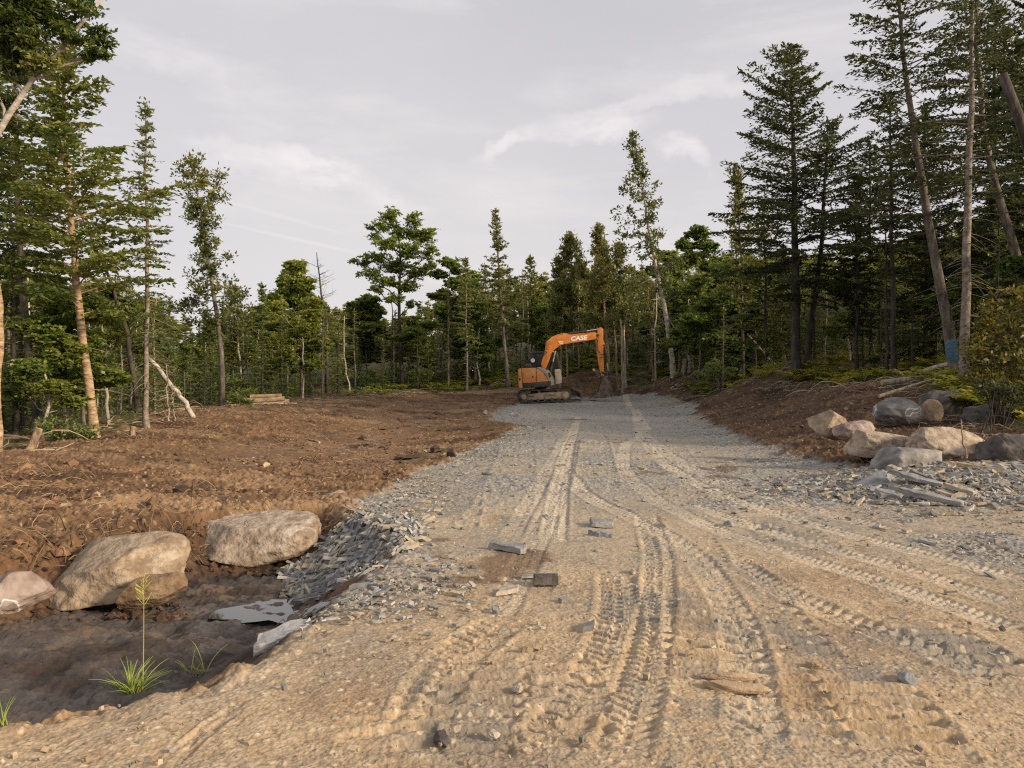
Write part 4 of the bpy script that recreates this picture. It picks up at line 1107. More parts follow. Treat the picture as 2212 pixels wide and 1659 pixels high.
WHITE = mat('white_decal', [(.80, .79, .77), (.86, .86, .85)], 6, .5, 0)
YELLOW = mat('yellow_mark', [(.55, .34, .03), (.62, .40, .05)], 6, .6, 0)
LAMP = mat('mirror_glass', [(.55, .58, .62), (.75, .77, .80)], 2, .12, 0, metal=.6)
GLASS, gnt, gb = nodes('cab_glass')
gnt.nodes.remove(gb)
_t = N(gnt, 'ShaderNodeBsdfTransparent'); _t.inputs[0].default_value = (.42, .48, .44, 1)
_g = N(gnt, 'ShaderNodeBsdfGlossy'); _g.inputs[0].default_value = (.8, .8, .8, 1); _g.inputs['Roughness'].default_value = .06
_m = N(gnt, 'ShaderNodeMixShader'); _m.inputs[0].default_value = .14
gnt.links.new(_t.outputs[0], _m.inputs[1]); gnt.links.new(_g.outputs[0], _m.inputs[2]); gnt.links.new(_m.outputs[0], gnt.nodes['Material Output'].inputs[0])

def lc(cx, cz):
    """point of the machine's side view -> local x, z"""
    dx, dz = (cx - 745) / 300.0, (1403 - cz) / 300.0
    c, s = math.cos(-TILT), math.sin(-TILT)
    return dx * c - dz * s, dx * s + dz * c
def bev(bm, off, seg=2):
    if off > 0:
        bmesh.ops.bevel(bm, geom=[e for e in bm.edges if len(e.link_faces) == 2 and e.calc_face_angle(0) > .5], offset=off, segments=seg, affect='EDGES', profile=.6, clamp_overlap=True)
def merge(dst, src):
    me = bpy.data.meshes.new('tmp'); src.to_mesh(me); src.free(); dst.from_mesh(me); bpy.data.meshes.remove(me)
def prism(bm, poly, y0, y1, off=.02, local=False):
    b = bmesh.new()
    pts = poly if local else [lc(*p) for p in poly]
    v0 = [b.verts.new((x, y0, z)) for x, z in pts]; v1 = [b.verts.new((x, y1, z)) for x, z in pts]
    n = len(pts)
    b.faces.new(v0); b.faces.new(v1[::-1])
    for i in range(n): b.faces.new((v0[i], v1[i], v1[(i + 1) % n], v0[(i + 1) % n]))
    bmesh.ops.recalc_face_normals(b, faces=b.faces)
    bev(b, off); merge(bm, b)
def box(bm, x0, x1, y0, y1, z0, z1, off=.01): prism(bm, [(x0, z0), (x1, z0), (x1, z1), (x0, z1)], y0, y1, off, True)
def rod(bm, p0, p1, r, seg=14, r2=None):
    p0, p1 = Vector(p0), Vector(p1); d = p1 - p0
    b = bmesh.new()
    bmesh.ops.create_cone(b, cap_ends=True, segments=seg, radius1=r, radius2=r if r2 is None else r2, depth=d.length)
    bmesh.ops.transform(b, matrix=Matrix.Translation((p0 + p1) / 2) @ d.to_track_quat('Z', 'Y').to_matrix().to_4x4(), verts=b.verts)
    merge(bm, b)
def hosepath(bm, pts, r, n=16):
    P = [Vector(p) for p in pts]
    A = np.array([list(p) for p in P]); Q = path_at(A, np.linspace(0, 1, n))
    for _ in range(3): Q[1:-1] = (Q[:-2] + 2 * Q[1:-1] + Q[2:]) / 4
    V, F = tube(Q, np.full(n, r), 6)
    vs = [bm.verts.new(v) for v in V]
    for f in F: bm.faces.new([vs[i] for i in f])
def done(name, bm, m, parent, smooth=True):
    me = bpy.data.meshes.new(name); bm.to_mesh(me); bm.free()
    for p in me.polygons: p.use_smooth = smooth
    o = link(name, me, m, parent)
    if smooth:
        md = o.modifiers.new('edge', 'EDGE_SPLIT'); md.split_angle = R(32)
    return o
def l3(cx, cz, y):
    x, z = lc(cx, cz); return (x, y, z)

EXD = 42.6
ex_base = at(1175.8, 872.8, EXD)
EX = empty('excavator', (ex_base[0], ex_base[1], h0(ex_base[0], ex_base[1]) + .01), 'orange and black tracked excavator parked on gravel, bucket resting on the ground', 'excavator')
EX.rotation_euler = (0, -TILT, 0)

# tracks
def track(y):
    x0, x1, r = -1.44, 1.44, .335
    xa, xb = x0 + r, x1 - r
    prof = []
    for i in range(13):
        a = math.pi / 2 + math.pi * i / 12; prof.append((xa + r * math.cos(a), r + r * math.sin(a)))
    for i in range(13):
        a = -math.pi / 2 + math.pi * i / 12; prof.append((xb + r * .93 * math.cos(a), r * .95 + r * .93 * math.sin(a) + .01))
    bm = bmesh.new()
    n = len(prof); ti = .045
    cxm, czm = 0, r
    inn = []
    for i in range(n):
        p, q, s = Vector((*prof[i - 1], 0)), Vector((*prof[i], 0)), Vector((*prof[(i + 1) % n], 0))
        d = (s - p).normalized(); nn = Vector((-d.y, d.x, 0))
        if nn.dot(Vector((cxm, czm, 0)) - q) < 0: nn = -nn
        inn.append((prof[i][0] + nn.x * ti, prof[i][1] + nn.y * ti))
    for a, b in ((prof, 1), (inn, -1)):
        pass
    vo0 = [bm.verts.new((x, y - .225, z)) for x, z in prof]; vo1 = [bm.verts.new((x, y + .225, z)) for x, z in prof]
    vi0 = [bm.verts.new((x, y - .225, z)) for x, z in inn]; vi1 = [bm.verts.new((x, y + .225, z)) for x, z in inn]
    for i in range(n):
        j = (i + 1) % n
        bm.faces.new((vo0[i], vo0[j], vo1[j], vo1[i])); bm.faces.new((vi0[j], vi0[i], vi1[i], vi1[j]))
        bm.faces.new((vo0[j], vo0[i], vi0[i], vi0[j])); bm.faces.new((vo1[i], vo1[j], vi1[j], vi1[i]))
    # tread lugs all the way round
    pts = np.array(prof + [prof[0]]); L = np.r_[0, np.cumsum(np.hypot(*np.diff(pts, axis=0).T))]
    nl = 52
    for k in range(nl):
        s = L[-1] * k / nl
        x = np.interp(s, L, pts[:, 0]); z = np.interp(s, L, pts[:, 1])
        s2 = s + .02; x2 = np.interp(s2 % L[-1], L, pts[:, 0]); z2 = np.interp(s2 % L[-1], L, pts[:, 1])
        a = math.atan2(z2 - z, x2 - x)
        b = bmesh.new()
        bmesh.ops.create_cube(b, size=1)
        bmesh.ops.transform(b, matrix=Matrix.Translation((x, y, z)) @ Matrix.Rotation(-a, 4, 'Y') @ Matrix.Diagonal((.05, .455, .05, 1)), verts=b.verts)
        merge(bm, b)
    bmesh.ops.recalc_face_normals(bm, faces=bm.faces)
    t = done('track', bm, RUBBER, EX, False)
    sy = -1 if y < 0 else 1
    f = bmesh.new()
    prism(f, [(-.95, .16), (1.0, .14), (1.12, .30), (1.0, .50), (.35, .53), (-.9, .46)], y - .13, y + .13, .03, True)
    for cx in (-.72, .45):
        box(f, cx - .16, cx + .16, y + sy * .13, y + sy * .18, .36, .43, .01)
    rod(f, (-.28, y - .1, .54), (-.28, y + .1, .54), .075)
    done('track_frame', f, DUSTY, t)
    s = bmesh.new(); rod(s, (xa, y - .16, r), (xa, y + .16, r), .27, 24); rod(s, (xa, y - .2, r), (xa, y + .2, r), .15, 20); rod(s, (xa, y - .215, r), (xa, y + .215, r), .05, 10); done('sprocket', s, STEELB, t)
    h = bmesh.new(); rod(h, (xa, y + sy * .20, r), (xa, y + sy * .225, r), .135, 20); done('hub', h, DUSTY, t)
    s = bmesh.new(); rod(s, (xb, y - .14, r), (xb, y + .14, r), .26, 24); rod(s, (xb, y - .18, r), (xb, y + .18, r), .17, 20); done('idler', s, DUSTY, t)
    for k in range(5):
        s = bmesh.new(); x = -.72 + k * .36
        rod(s, (x, y - .19, .125), (x, y + .19, .125), .075, 14); done('roller', s, STEELB, t)
for y in (-.93, .93): track(y)
u = bmesh.new(); box(u, -.7, .7, -.72, .72, .28, .58, .04); rod(u, (0, 0, .55), (0, 0, .80), .48, 28); done('undercarriage', u, BLACK, EX)
# blade
b = bmesh.new()
prism(b, [(1190, 1190), (1225, 1180), (1325, 1225), (1345, 1345), (1305, 1330), (1290, 1260), (1195, 1215)], -1.14, 1.14, .015)
prism(b, [(1180, 1210), (1300, 1250), (1310, 1320), (1180, 1290)], -.62, -.46, .015); prism(b, [(1180, 1210), (1300, 1250), (1310, 1320), (1180, 1290)], .46, .62, .015)
done('dozer_blade', b, STEELB, EX)

# house
b = bmesh.new(); prism(b, [(317, 900), (330, 875), (372, 868), (384, 1100), (392, 1185), (340, 1182), (325, 1150)], -1.12, 1.12, .035); done('counterweight', b, ORANGE_DUSTY, EX)
b = bmesh.new(); prism(b, [(377, 866), (598, 860), (603, 1090), (389, 1104)], -1.14, 1.10, .03); ec = done('engine_cover', b, ORANGE_DUSTY, EX)
b = bmesh.new(); prism(b, [(605, 866), (625, 872), (705, 930), (760, 1005), (798, 1072), (609, 1090)], -1.14, -.42, .02); done('front_cover', b, ORANGE_DUSTY, EX)
b = bmesh.new(); prism(b, [(392, 1108), (800, 1076), (830, 1080), (832, 1145), (800, 1158), (398, 1184)], -1.13, 1.08, .02); done('skirt', b, BLACK, EX)
b = bmesh.new(); prism(b, [(606, 856), (660, 846), (745, 872), (760, 895), (800, 900), (835, 935), (870, 1020), (886, 1050), (890, 1130), (834, 1144), (832, 1076), (802, 1070), (765, 1000), (708, 925), (628, 868)], -1.12, -.44, .018); done('side_cover', b, BEIGE, EX)
b = bmesh.new(); prism(b, [(790, 940), (818, 935), (838, 990), (825, 1015), (806, 1010)], -1.13, -1.0, .008); prism(b, [(640, 862), (738, 880), (756, 900), (700, 905)], -1.10, -.5, .01); done('vent', b, BLACK, EX)
b = bmesh.new(); prism(b, [(535, 992), (560, 992), (560, 1018), (535, 1018)], -1.148, -1.13, .004); prism(b, [(330, 1020), (356, 1022), (358, 1064), (332, 1060)], -1.127, -1.1, .004); done('latch', b, STEELB, EX)
b = bmesh.new(); prism(b, [(620, 860), (800, 870), (900, 1040), (925, 1125), (600, 1150)], -.42, 1.08, .03); done('house_floor', b, BLACK, EX)
b = bmesh.new(); rod(b, l3(470, 870, .5), l3(455, 770, .5), .05); rod(b, l3(455, 770, .5), l3(420, 728, .5), .045); prism(b, [(425, 800), (520, 790), (560, 862), (430, 860)], -.6, .2, .03); done('exhaust', b, BLACK, EX)
# cab
CY0, CY1 = .10, 1.08
CAB = empty('cab', (0, 0, 0)); CAB.parent = EX
b = bmesh.new()
prism(b, [(497, 640), (512, 606), (540, 598), (930, 570), (958, 585), (962, 606), (620, 634), (560, 640)], CY0 - .02, CY1 + .02, .03)
done('roof', b, BLACK, CAB)
b = bmesh.new()
for y0 in (CY0, CY1 - .07):
    prism(b, [(495, 638), (600, 632), (612, 700), (650, 800), (720, 870), (484, 866)], y0, y0 + .07, .015)
    prism(b, [(735, 622), (765, 620), (800, 900), (765, 900)], y0, y0 + .06, .01)
    prism(b, [(930, 604), (960, 602), (1034, 1000), (1034, 1030), (1004, 1030), (1000, 1000)], y0, y0 + .07, .012)
    prism(b, [(600, 862), (800, 880), (900, 1000), (925, 1010), (925, 1120), (700, 1130)], y0, y0 + .06, .01)
box(b, *sorted((lc(484, 700)[0], lc(500, 700)[0])), CY0, CY1, lc(484, 860)[1], lc(484, 650)[1], .01)
done('cab_frame', b, BLACK, CAB)
b = bmesh.new()
for y0 in (CY0 + .025, CY1 - .045):
    prism(b, [(604, 636), (930, 606), (1000, 1000), (930, 1008), (800, 880), (650, 800)], y0, y0 + .012, 0)
fx0, fz0 = lc(950, 600); fx1, fz1 = lc(1015, 1000)
v = [b.verts.new(p) for p in ((fx0, CY0 + .04, fz0), (fx0, CY1 - .04, fz0), (fx1, CY1 - .04, fz1), (fx1, CY0 + .04, fz1))]; b.faces.new(v)
done('window', b, GLASS, CAB, False)
b = bmesh.new(); prism(b, [(912, 884), (1004, 876), (1028, 1000), (1030, 1098), (1000, 1112), (930, 1126)], CY0 - .03, CY0 + .02, .012); prism(b, [(1000, 890), (1020, 900), (1032, 1090), (1010, 1105)], CY0, CY1, .012); done('door_panel', b, BEIGE, CAB)
b = bmesh.new(); prism(b, [(640, 860), (640, 740), (690, 700), (710, 860), (800, 870), (800, 930), (640, 930)], .35, .85, .04); done('seat', b, BLACK, CAB)
b = bmesh.new(); hosepath(b, [l3(700, 640, -.02), l3(660, 680, -.12), l3(610, 700, -.2), l3(590, 720, -.22)], .016); done('mirror_arm', b, BLACK, EX)
b = bmesh.new(); rod(b, l3(556, 739, -.24), l3(556, 739, -.20), .125, 28); mr = done('mirror', b, BLACK, EX)
b = bmesh.new(); rod(b, l3(556, 739, -.247), l3(556, 739, -.238), .112, 28); done('mirror_glass', b, LAMP, mr)
b = bmesh.new(); rod(b, l3(880, 598, -.02), l3(900, 596, -.02), .05, 14); done('work_lamp', b, LAMP, EX)
# boom
BY = -.16
b = bmesh.new()
prism(b, [(690, 800), (705, 740), (748, 600), (757, 545), (763, 462), (778, 432), (845, 374), (905, 352), (1000, 332), (1075, 306), (1105, 306), (1130, 330), (1400, 316), (1500, 296), (1560, 292), (1590, 306), (1602, 340), (1596, 372), (1560, 400), (1480, 414),
          (1060, 478), (990, 500), (935, 545), (880, 580), (866, 610), (806, 780), (775, 862), (740, 872), (700, 848)], BY - .15, BY + .15, .025)
boom = done('boom', b, ORANGE, EX)
b = bmesh.new()
for off in (0, 14, 28, 42):
    hosepath(b, [l3(762 + off, 560, BY - .165), l3(772 + off, 480, BY - .167), l3(800 + off * 1.4, 440 + off * .6, BY - .165), l3(850 + off, 372 + off * .2, BY - .1)], .014)
hosepath(b, [l3(860, 366, BY - .05), l3(940, 340, BY - .09), l3(1060, 322, BY - .1), l3(1150, 330, BY - .1), l3(1300, 312, BY - .1), l3(1440, 300, BY - .1), l3(1560, 286, BY - .08)], .018, 24)
hosepath(b, [l3(850, 372, BY + .06), l3(940, 330, BY + .03), l3(1060, 300, BY + .03), l3(1100, 312, BY + .05)], .02, 20)
done('hose', b, ORANGE, boom)
b = bmesh.new()
hosepath(b, [l3(1540, 300, BY - .1), l3(1600, 315, BY - .16), l3(1610, 400, BY - .18), l3(1575, 500, BY - .17), l3(1555, 580, BY - .17), l3(1600, 640, BY - .14)], .018, 24)
hosepath(b, [l3(1560, 330, BY + .02), l3(1590, 420, BY - .17), l3(1600, 560, BY - .16), l3(1640, 620, BY - .15)], .016, 20)
hosepath(b, [l3(790, 600, BY - .16), l3(760, 640, BY - .2), l3(660, 700, BY - .12), l3(600, 760, BY), l3(640, 860, 0)], .018, 20)
hosepath(b, [l3(770, 590, BY - .16), l3(700, 640, BY - .17), l3(625, 690, BY - .1), l3(585, 740, BY)], .016, 20)
done('black_hose', b, BLACK, boom)
def lettering(text, cx, cz, size, m, parent, y):
    fc = bpy.data.curves.new('lettering', 'FONT'); fc.body = text; fc.size = size; fc.extrude = .004; fc.offset = size * .04; fc.align_x = 'CENTER'; fc.align_y = 'CENTER'; fc.shear = .18
    fo = bpy.data.objects.new('lettering_curve', fc); COL.objects.link(fo)
    me = bpy.data.meshes.new_from_object(fo.evaluated_get(bpy.context.evaluated_depsgraph_get()))
    bpy.data.objects.remove(fo)
    o = link('lettering', me, m, parent)
    x, z = lc(cx, cz); o.location = (x, y, z); o.rotation_euler = (math.pi / 2, -math.radians(5) + TILT, 0); o.scale = (1.2, 1, 1.06)
    return o
lettering('CASE', 1290, 385, .31, WHITE, boom, BY - .156)
b = bmesh.new(); prism(b, [(962, 432), (1045, 430), (1040, 472), (985, 474)], BY - .156, BY - .149, .002); done('model_plate', b, WHITE, boom)
lettering('C75', 1004, 452, .12, ORANGE, boom, BY - .158)
# cylinders
b = bmesh.new(); rod(b, l3(1120, 312, BY), l3(1425, 266, BY), .062, 16); rod(b, l3(1108, 316, BY - .1), l3(1108, 316, BY + .1), .05); c1 = done('arm_cylinder', b, BLACK, EX)
b = bmesh.new(); rod(b, l3(1425, 266, BY), l3(1630, 232, BY), .034, 14); done('rod', b, CHROME, c1)
b = bmesh.new(); rod(b, l3(835, 915, BY - .22), l3(880, 760, BY - .22), .06, 16); rod(b, l3(835, 915, BY + .22), l3(880, 760, BY + .22), .06, 16); c2 = done('boom_cylinder', b, BLACK, EX)
b = bmesh.new(); rod(b, l3(880, 760, BY - .22), l3(918, 590, BY - .2), .036, 14); rod(b, l3(880, 760, BY + .22), l3(918, 590, BY + .2), .036, 14); done('rod', b, BEIGE, c2)
# arm and bucket
b = bmesh.new()
prism(b, [(1600, 240), (1622, 212), (1655, 206), (1690, 232), (1692, 300), (1690, 400), (1706, 455), (1727, 500), (1690, 532), (1692, 640), (1700, 800), (1702, 1015), (1665, 1012), (1645, 930), (1612, 780), (1592, 640), (1574, 500), (1562, 410), (1588, 360)], BY - .13, BY + .13, .02)
arm = done('arm', b, ORANGE, EX)
b = bmesh.new(); rod(b, l3(1600, 335, BY - .17), l3(1600, 335, BY + .17), .07); rod(b, l3(1706, 495, BY - .15), l3(1706, 495, BY + .15), .05); rod(b, l3(1680, 1000, BY - .16), l3(1680, 1000, BY + .16), .06)
hosepath(b, [l3(1630, 640, BY - .14), l3(1680, 640, BY - .15), l3(1715, 632, BY - .14)], .013); hosepath(b, [l3(1640, 690, BY - .14), l3(1710, 686, BY - .14)], .014); done('pivot_pin', b, BLACK, arm)
b = bmesh.new(); rod(b, l3(1713, 500, BY), l3(1752, 770, BY), .058, 16); c3 = done('bucket_cylinder', b, BLACK, EX)
b = bmesh.new(); rod(b, l3(1752, 770, BY), l3(1776, 920, BY), .034, 14); done('rod', b, BEIGE, c3)
b = bmesh.new()
for s in (-1, 1):
    prism(b, [(1655, 925), (1672, 915), (1825, 932), (1830, 952), (1790, 965), (1668, 948)], BY + s * .16 - .025, BY + s * .16 + .025, .01)
    prism(b, [(1765, 905), (1800, 915), (1812, 1040), (1795, 1100), (1765, 1085), (1780, 1000)], BY + s * .11 - .025, BY + s * .11 + .025, .01)
rod(b, l3(1778, 938, BY - .2), l3(1778, 938, BY + .2), .045)
done('linkage', b, BLACK, EX)
b = bmesh.new(); prism(b, [(1515, 880), (1545, 862), (1600, 900), (1655, 960), (1690, 1030), (1660, 1045), (1600, 1000)], BY - .1, BY + .1, .02); th = done('thumb', b, STEELB, EX)
b = bmesh.new(); prism(b, [(1517, 884), (1543, 868), (1560, 900), (1536, 915)], BY - .106, BY + .106, .005); done('warning_mark', b, YELLOW, th)
b = bmesh.new()
for s in (-1, 1):
    prism(b, [(1660, 1040), (1690, 1010), (1730, 1030), (1800, 1100), (1820, 1180), (1834, 1225), (1812, 1290), (1770, 1325), (1700, 1342), (1590, 1345), (1480, 1348), (1500, 1330), (1560, 1290), (1610, 1230), (1638, 1130)], BY + s * .30 - .02, BY + s * .30 + .02, .008)
outer = [(1690, 1012), (1800, 1098), (1834, 1225), (1812, 1290), (1770, 1326), (1700, 1344), (1590, 1347), (1495, 1350)]
inner = [(1500, 1340), (1590, 1336), (1698, 1330), (1758, 1312), (1796, 1280), (1816, 1225), (1785, 1110), (1690, 1040)]
prism(b, outer + inner, BY - .30, BY + .30, 0)
for s in (-1, 1): prism(b, [(1655, 1050), (1700, 985), (1790, 1040), (1815, 1110), (1700, 1100)], BY + s * .14 - .02, BY + s * .14 + .02, .008)
prism(b, [(1700, 1120), (1715, 1115), (1810, 1200), (1834, 1225), (1826, 1240), (1790, 1210)], BY - .335, BY - .32, .004)
bk = done('bucket', b, STEELB, EX)
for k in range(4):
    b = bmesh.new(); y = BY - .255 + k * .17
    prism(b, [(1530, 1322), (1500, 1350), (1455, 1352), (1490, 1336)], y - .04, y + .04, .006); done('tooth', b, STEELB, bk)
# ------------------------------------------------------------------ stones
ROCK_TAN = mat('tan_boulder', [(.16, .115, .07), (.33, .245, .155), (.45, .36, .25)], 3.2, .9, .7, 12, dist=.05)
ROCK_GREY = mat('grey_boulder', [(.09, .085, .08), (.21, .20, .19), (.36, .345, .32)], 3.0, .88, .6, 12, dist=.05)
ROCK_PINK = mat('pinkish_boulder', [(.15, .105, .085), (.30, .23, .19), (.42, .35, .30)], 2.6, .9, .6, 12, dist=.05)
ROCK_DARK = mat('dark_boulder', [(.035, .03, .027), (.085, .075, .068), (.16, .145, .13)], 3.0, .92, .6, 12, dist=.05)
ROCK_PALE = mat('pale_boulder', [(.24, .20, .15), (.40, .35, .28), (.50, .45, .38)], 2.6, .9, .6, 12, dist=.05)
SLATE = mat('slate', [(.12, .125, .125), (.24, .245, .24), (.36, .355, .335)], 5, .75, .5, 30, dist=.02, stretch=(1, 1, 2.5))
ROCK_MUD = mat('soil_smeared_rock', [(.085, .048, .024), (.19, .125, .07), (.30, .22, .135)], 4, .95, .7, 16, dist=.05)
SAND = mat('packed_sand', [(.30, .22, .135), (.42, .32, .21)], 9, .95, .4, 40)
SLATEP = mat('pale_slate', [(.26, .265, .265), (.38, .38, .37), (.48, .47, .44)], 5, .75, .5, 30, dist=.02, stretch=(1, 1, 2.5))
SCRATCH = mat('white_scrape', [(.6, .6, .6), (.75, .75, .74)], 5, .8, .3)

def soiled(m, amt=.75):
    nt = m.node_tree; b = nt.nodes['Principled BSDF']; src = b.inputs['Base Color'].links[0].from_socket
    tc = N(nt, 'ShaderNodeTexCoord'); no = N(nt, 'ShaderNodeTexNoise'); no.inputs['Scale'].default_value = 4.5; no.inputs['Detail'].default_value = 8; no.inputs['Roughness'].default_value = .7
    nt.links.new(tc.outputs['Object'], no.inputs['Vector'])
    r = ramp(nt, no.outputs[0], [(.47, 0.0), (.60, amt)])
    mx = N(nt, 'ShaderNodeMix', data_type='RGBA'); mx.inputs[7].default_value = (.16, .10, .055, 1)
    nt.links.new(r.outputs[0], mx.inputs[0]); nt.links.new(src, mx.inputs[6]); nt.links.new(mx.outputs[2], b.inputs['Base Color'])
    return m
ROCK_DIRTY = soiled(mat('dirty_tan_boulder', [(.20, .15, .10), (.36, .28, .19), (.48, .40, .30)], 3.2, .9, .8, 14, dist=.05))
ROCK_DIRTYP = soiled(mat('dirty_pale_boulder', [(.24, .19, .14), (.40, .33, .25), (.52, .45, .36)], 3.2, .9, .8, 14, dist=.05), .7)
def veins(m, sc=1.1, w=.010):
    nt = m.node_tree; b = nt.nodes['Principled BSDF']; src = b.inputs['Base Color'].links[0].from_socket
    tc = N(nt, 'ShaderNodeTexCoord'); no = N(nt, 'ShaderNodeTexNoise'); no.inputs['Scale'].default_value = sc * 2; no.inputs['Detail'].default_value = 4; no.inputs['Distortion'].default_value = .6
    nt.links.new(tc.outputs['Object'], no.inputs['Vector'])
    r = ramp(nt, no.outputs[0], [(.60 - w * 2, 0.0), (.60 - w * .5, 1.0), (.60 + w * .5, 1.0), (.60 + w * 2, 0.0)])
    mx = N(nt, 'ShaderNodeMix', data_type='RGBA'); mx.inputs[7].default_value = (.62, .62, .61, 1)
    nt.links.new(r.outputs[0], mx.inputs[0]); nt.links.new(src, mx.inputs[6]); nt.links.new(mx.outputs[2], b.inputs['Base Color'])
ROCK_SCRAPED = mat('scraped_grey_boulder', [(.09, .085, .08), (.21, .20, .19), (.34, .325, .30)], 3.0, .88, .6, 12, dist=.05); veins(ROCK_SCRAPED)
ROCK_PINKS = mat('scraped_pink_boulder', [(.15, .105, .085), (.28, .215, .18), (.38, .32, .275)], 2.6, .9, .6, 12, dist=.05); veins(ROCK_PINKS, .8)
def boulder_mesh(name, sx, sy, sz, seed, cuts=9, rough=.10, soft=.35, box=2.0):
    r = np.random.default_rng(seed)
    b = bmesh.new(); bmesh.ops.create_icosphere(b, subdivisions=5, radius=1)
    V = np.array([v.co[:] for v in b.verts])
    V = V / ((np.abs(V) ** box).sum(1) ** (1 / box))[:, None]
    for _ in range(cuts):
        n = r.normal(0, 1, 3); n[2] = abs(n[2]) * .8 + .05 if r.random() < .5 else n[2]; n /= np.linalg.norm(n)
        h = r.uniform(.52, .88); d = V @ n - h
        V = V - np.where(d > 0, d * (1 - soft * .35), 0)[:, None] * n
    o = r.uniform(0, 50, 3)
    def nz(k, f): return fbm(V[:, 0] * f + o[0] + V[:, 2] * f * .7, V[:, 1] * f + o[1] - V[:, 2] * f * .6, 4, seed + k)
    nrm = V / np.linalg.norm(V, axis=1)[:, None]
    V = V + nrm * (rough * nz(0, 1.4) + rough * .55 * nz(3, 3.6) + rough * .28 * nz(6, 9.5))[:, None]
    strata = vnoise(V[:, 2] * 7 + o[2] + V[:, 0] * .9, V[:, 0] * .5, seed + 9)
    V = V + nrm * (rough * .22 * strata)[:, None]
    V = V - (V.max(0) + V.min(0)) / 2; V = V / ((V.max(0) - V.min(0)) / 2)
    V *= [sx, sy, sz]
    F = np.array([[v.index for v in f.verts] for f in b.faces]); b.free()
    return np_mesh(name, V, None, F, True)
def boulder(x0, x1, y0, y1, D, m, label, seed, depth=.8, sink=.2, rz=0., rx=0., ry=0., name='boulder', group=None, cuts=9, soft=.35, rough=.1, box=2.0):
    a, b_ = at(x0, y1, D), at(x1, y0, D)
    w_, h_ = (b_[0] - a[0]) / 2, (b_[2] - a[2]) / 2
    h_ *= 1 + sink
    o = link(name, boulder_mesh(name, w_, w_ * depth, h_, seed, cuts, rough, soft, box), m)
    c = at((x0 + x1) / 2, y0, D); o.location = (c[0], c[1], c[2] - h_)
    o.rotation_euler = (rx, ry, rz)
    return tag(o, label, 'boulder', group)
boulder(98, 402, 1178, 1266, 7.3, ROCK_DIRTY, 'big flat topped tan boulder lying along the ditch, left of its twin', 4, .7, .05, .12, .28, -.13, cuts=6, soft=.0, rough=.085, box=2.8)
boulder(410, 694, 1120, 1208, 8.75, ROCK_DIRTYP, 'pale tan boulder lying over the ditch end, right of the big flat topped one', 8, .62, .05, .1, .26, -.15, cuts=6, soft=.0, rough=.085, box=2.7)
b3 = boulder(-70, 108, 1232, 1325, 6.9, ROCK_PINKS, 'pinkish boulder with white scrape marks at the left edge of the ditch', 12, .7, .1, 0, .1, -.1)
boulder(675, 768, 1056, 1095, 10.4, ROCK_PINK, 'low pinkish stone where the soil meets the slate road edge', 15, .6, .5, .1, 0, .15)
boulder(255, 400, 1240, 1310, 6.9, ROCK_MUD, 'muddy flat rock tucked under the big flat topped boulder', 19, .4, .0, .3, .35, -.3, cuts=12, soft=.0, rough=.09, box=3)
boulder(1886, 1991, 857, 914, 16.3, ROCK_SCRAPED, 'rounded grey boulder with white scrapes standing on the dark soil bank', 21, .8, .2, cuts=4)
boulder(1989, 2036, 862, 912, 16.5, ROCK_TAN, 'small round tan boulder leaning on the white scraped grey one', 24, .8, .2, cuts=4)
boulder(1984, 2118, 842, 910, 17.6, ROCK_DARK, 'long dark boulder behind the small round tan one', 27, .6, .3, .1, 0, .1, cuts=6)
boulder(2088, 2260, 860, 930, 16.2, ROCK_DARK, 'dark broken rock in the shade at the right edge under the bush', 30, .6, .3, cuts=10, soft=.0, box=3)
boulder(1748, 1832, 884, 938, 14.2, ROCK_DIRTY, 'rough blocky tan rock farthest left on the soil bank', 33, .8, .25, cuts=11, soft=.0, rough=.08, box=3)
boulder(1800, 1888, 907, 942, 13.7, ROCK_PINK, 'low brownish rock between the rough blocky one and the flat yellowish slab', 36, .6, .4)
boulder(1832, 1958, 928, 976, 12.7, ROCK_DIRTYP, 'flat yellowish block shaped rock at the foot of the soil bank', 39, .7, .2, .2, .1, 0, cuts=10, soft=.0, rough=.06, box=4)
boulder(1962, 2128, 922, 985, 12.2, ROCK_DIRTYP, 'large smooth pale boulder behind the slate pile', 42, .7, .35, 0, 0, .06, cuts=4)
boulder(2095, 2280, 936, 1010, 11.6, ROCK_DARK, 'large dark grey boulder right of the smooth pale one', 45, .7, .3, 0, 0, .06, cuts=7, soft=.0, box=3)
boulder(1858, 2036, 958, 1022, 11.3, ROCK_GREY, 'sloping layered grey and brown rock on top of the slate pile', 48, .6, .3, .3, .1, -.2, cuts=9, soft=.0, rough=.08, box=3)
boulder(1826, 1964, 1018, 1066, 10.1, SLATE, 'grey hump of rock low on the near side of the slate pile', 51, .6, .4, .1, 0, -.08, cuts=10, soft=.0, rough=.07, box=2.6)
boulder(2190, 2245, 1028, 1080, 9.7, ROCK_PALE, 'whitish stone cut by the right picture edge beside the slate pile', 54, .8, .3)
boulder(1041, 1054, 884, 894, 31, ROCK_GREY, 'lone small grey stone on the mud left of the gravel heap', 57, .8, .3, name='stone')
# white scrapes on two boulders: thin crusts following the face
def scrape(parent, pts, D):
    wv = Wood()
    W = np.array([at(a, b_, D) for a, b_ in pts]) - np.array(parent.location)
    M = np.array(parent.rotation_euler.to_matrix().transposed())
    wv.tube(refine(W @ M.T, 8, .004), np.full(8, .012), 5)
    return wv
for pts, D in () and ((((10, 1262), (40, 1248), (75, 1246), (100, 1243)), 6.55), (((0, 1275), (30, 1270), (50, 1282), (64, 1300)), 6.48)):
    link('scrape_mark', scrape(b3, pts, D).mesh('scrape_mark'), SCRATCH, b3)

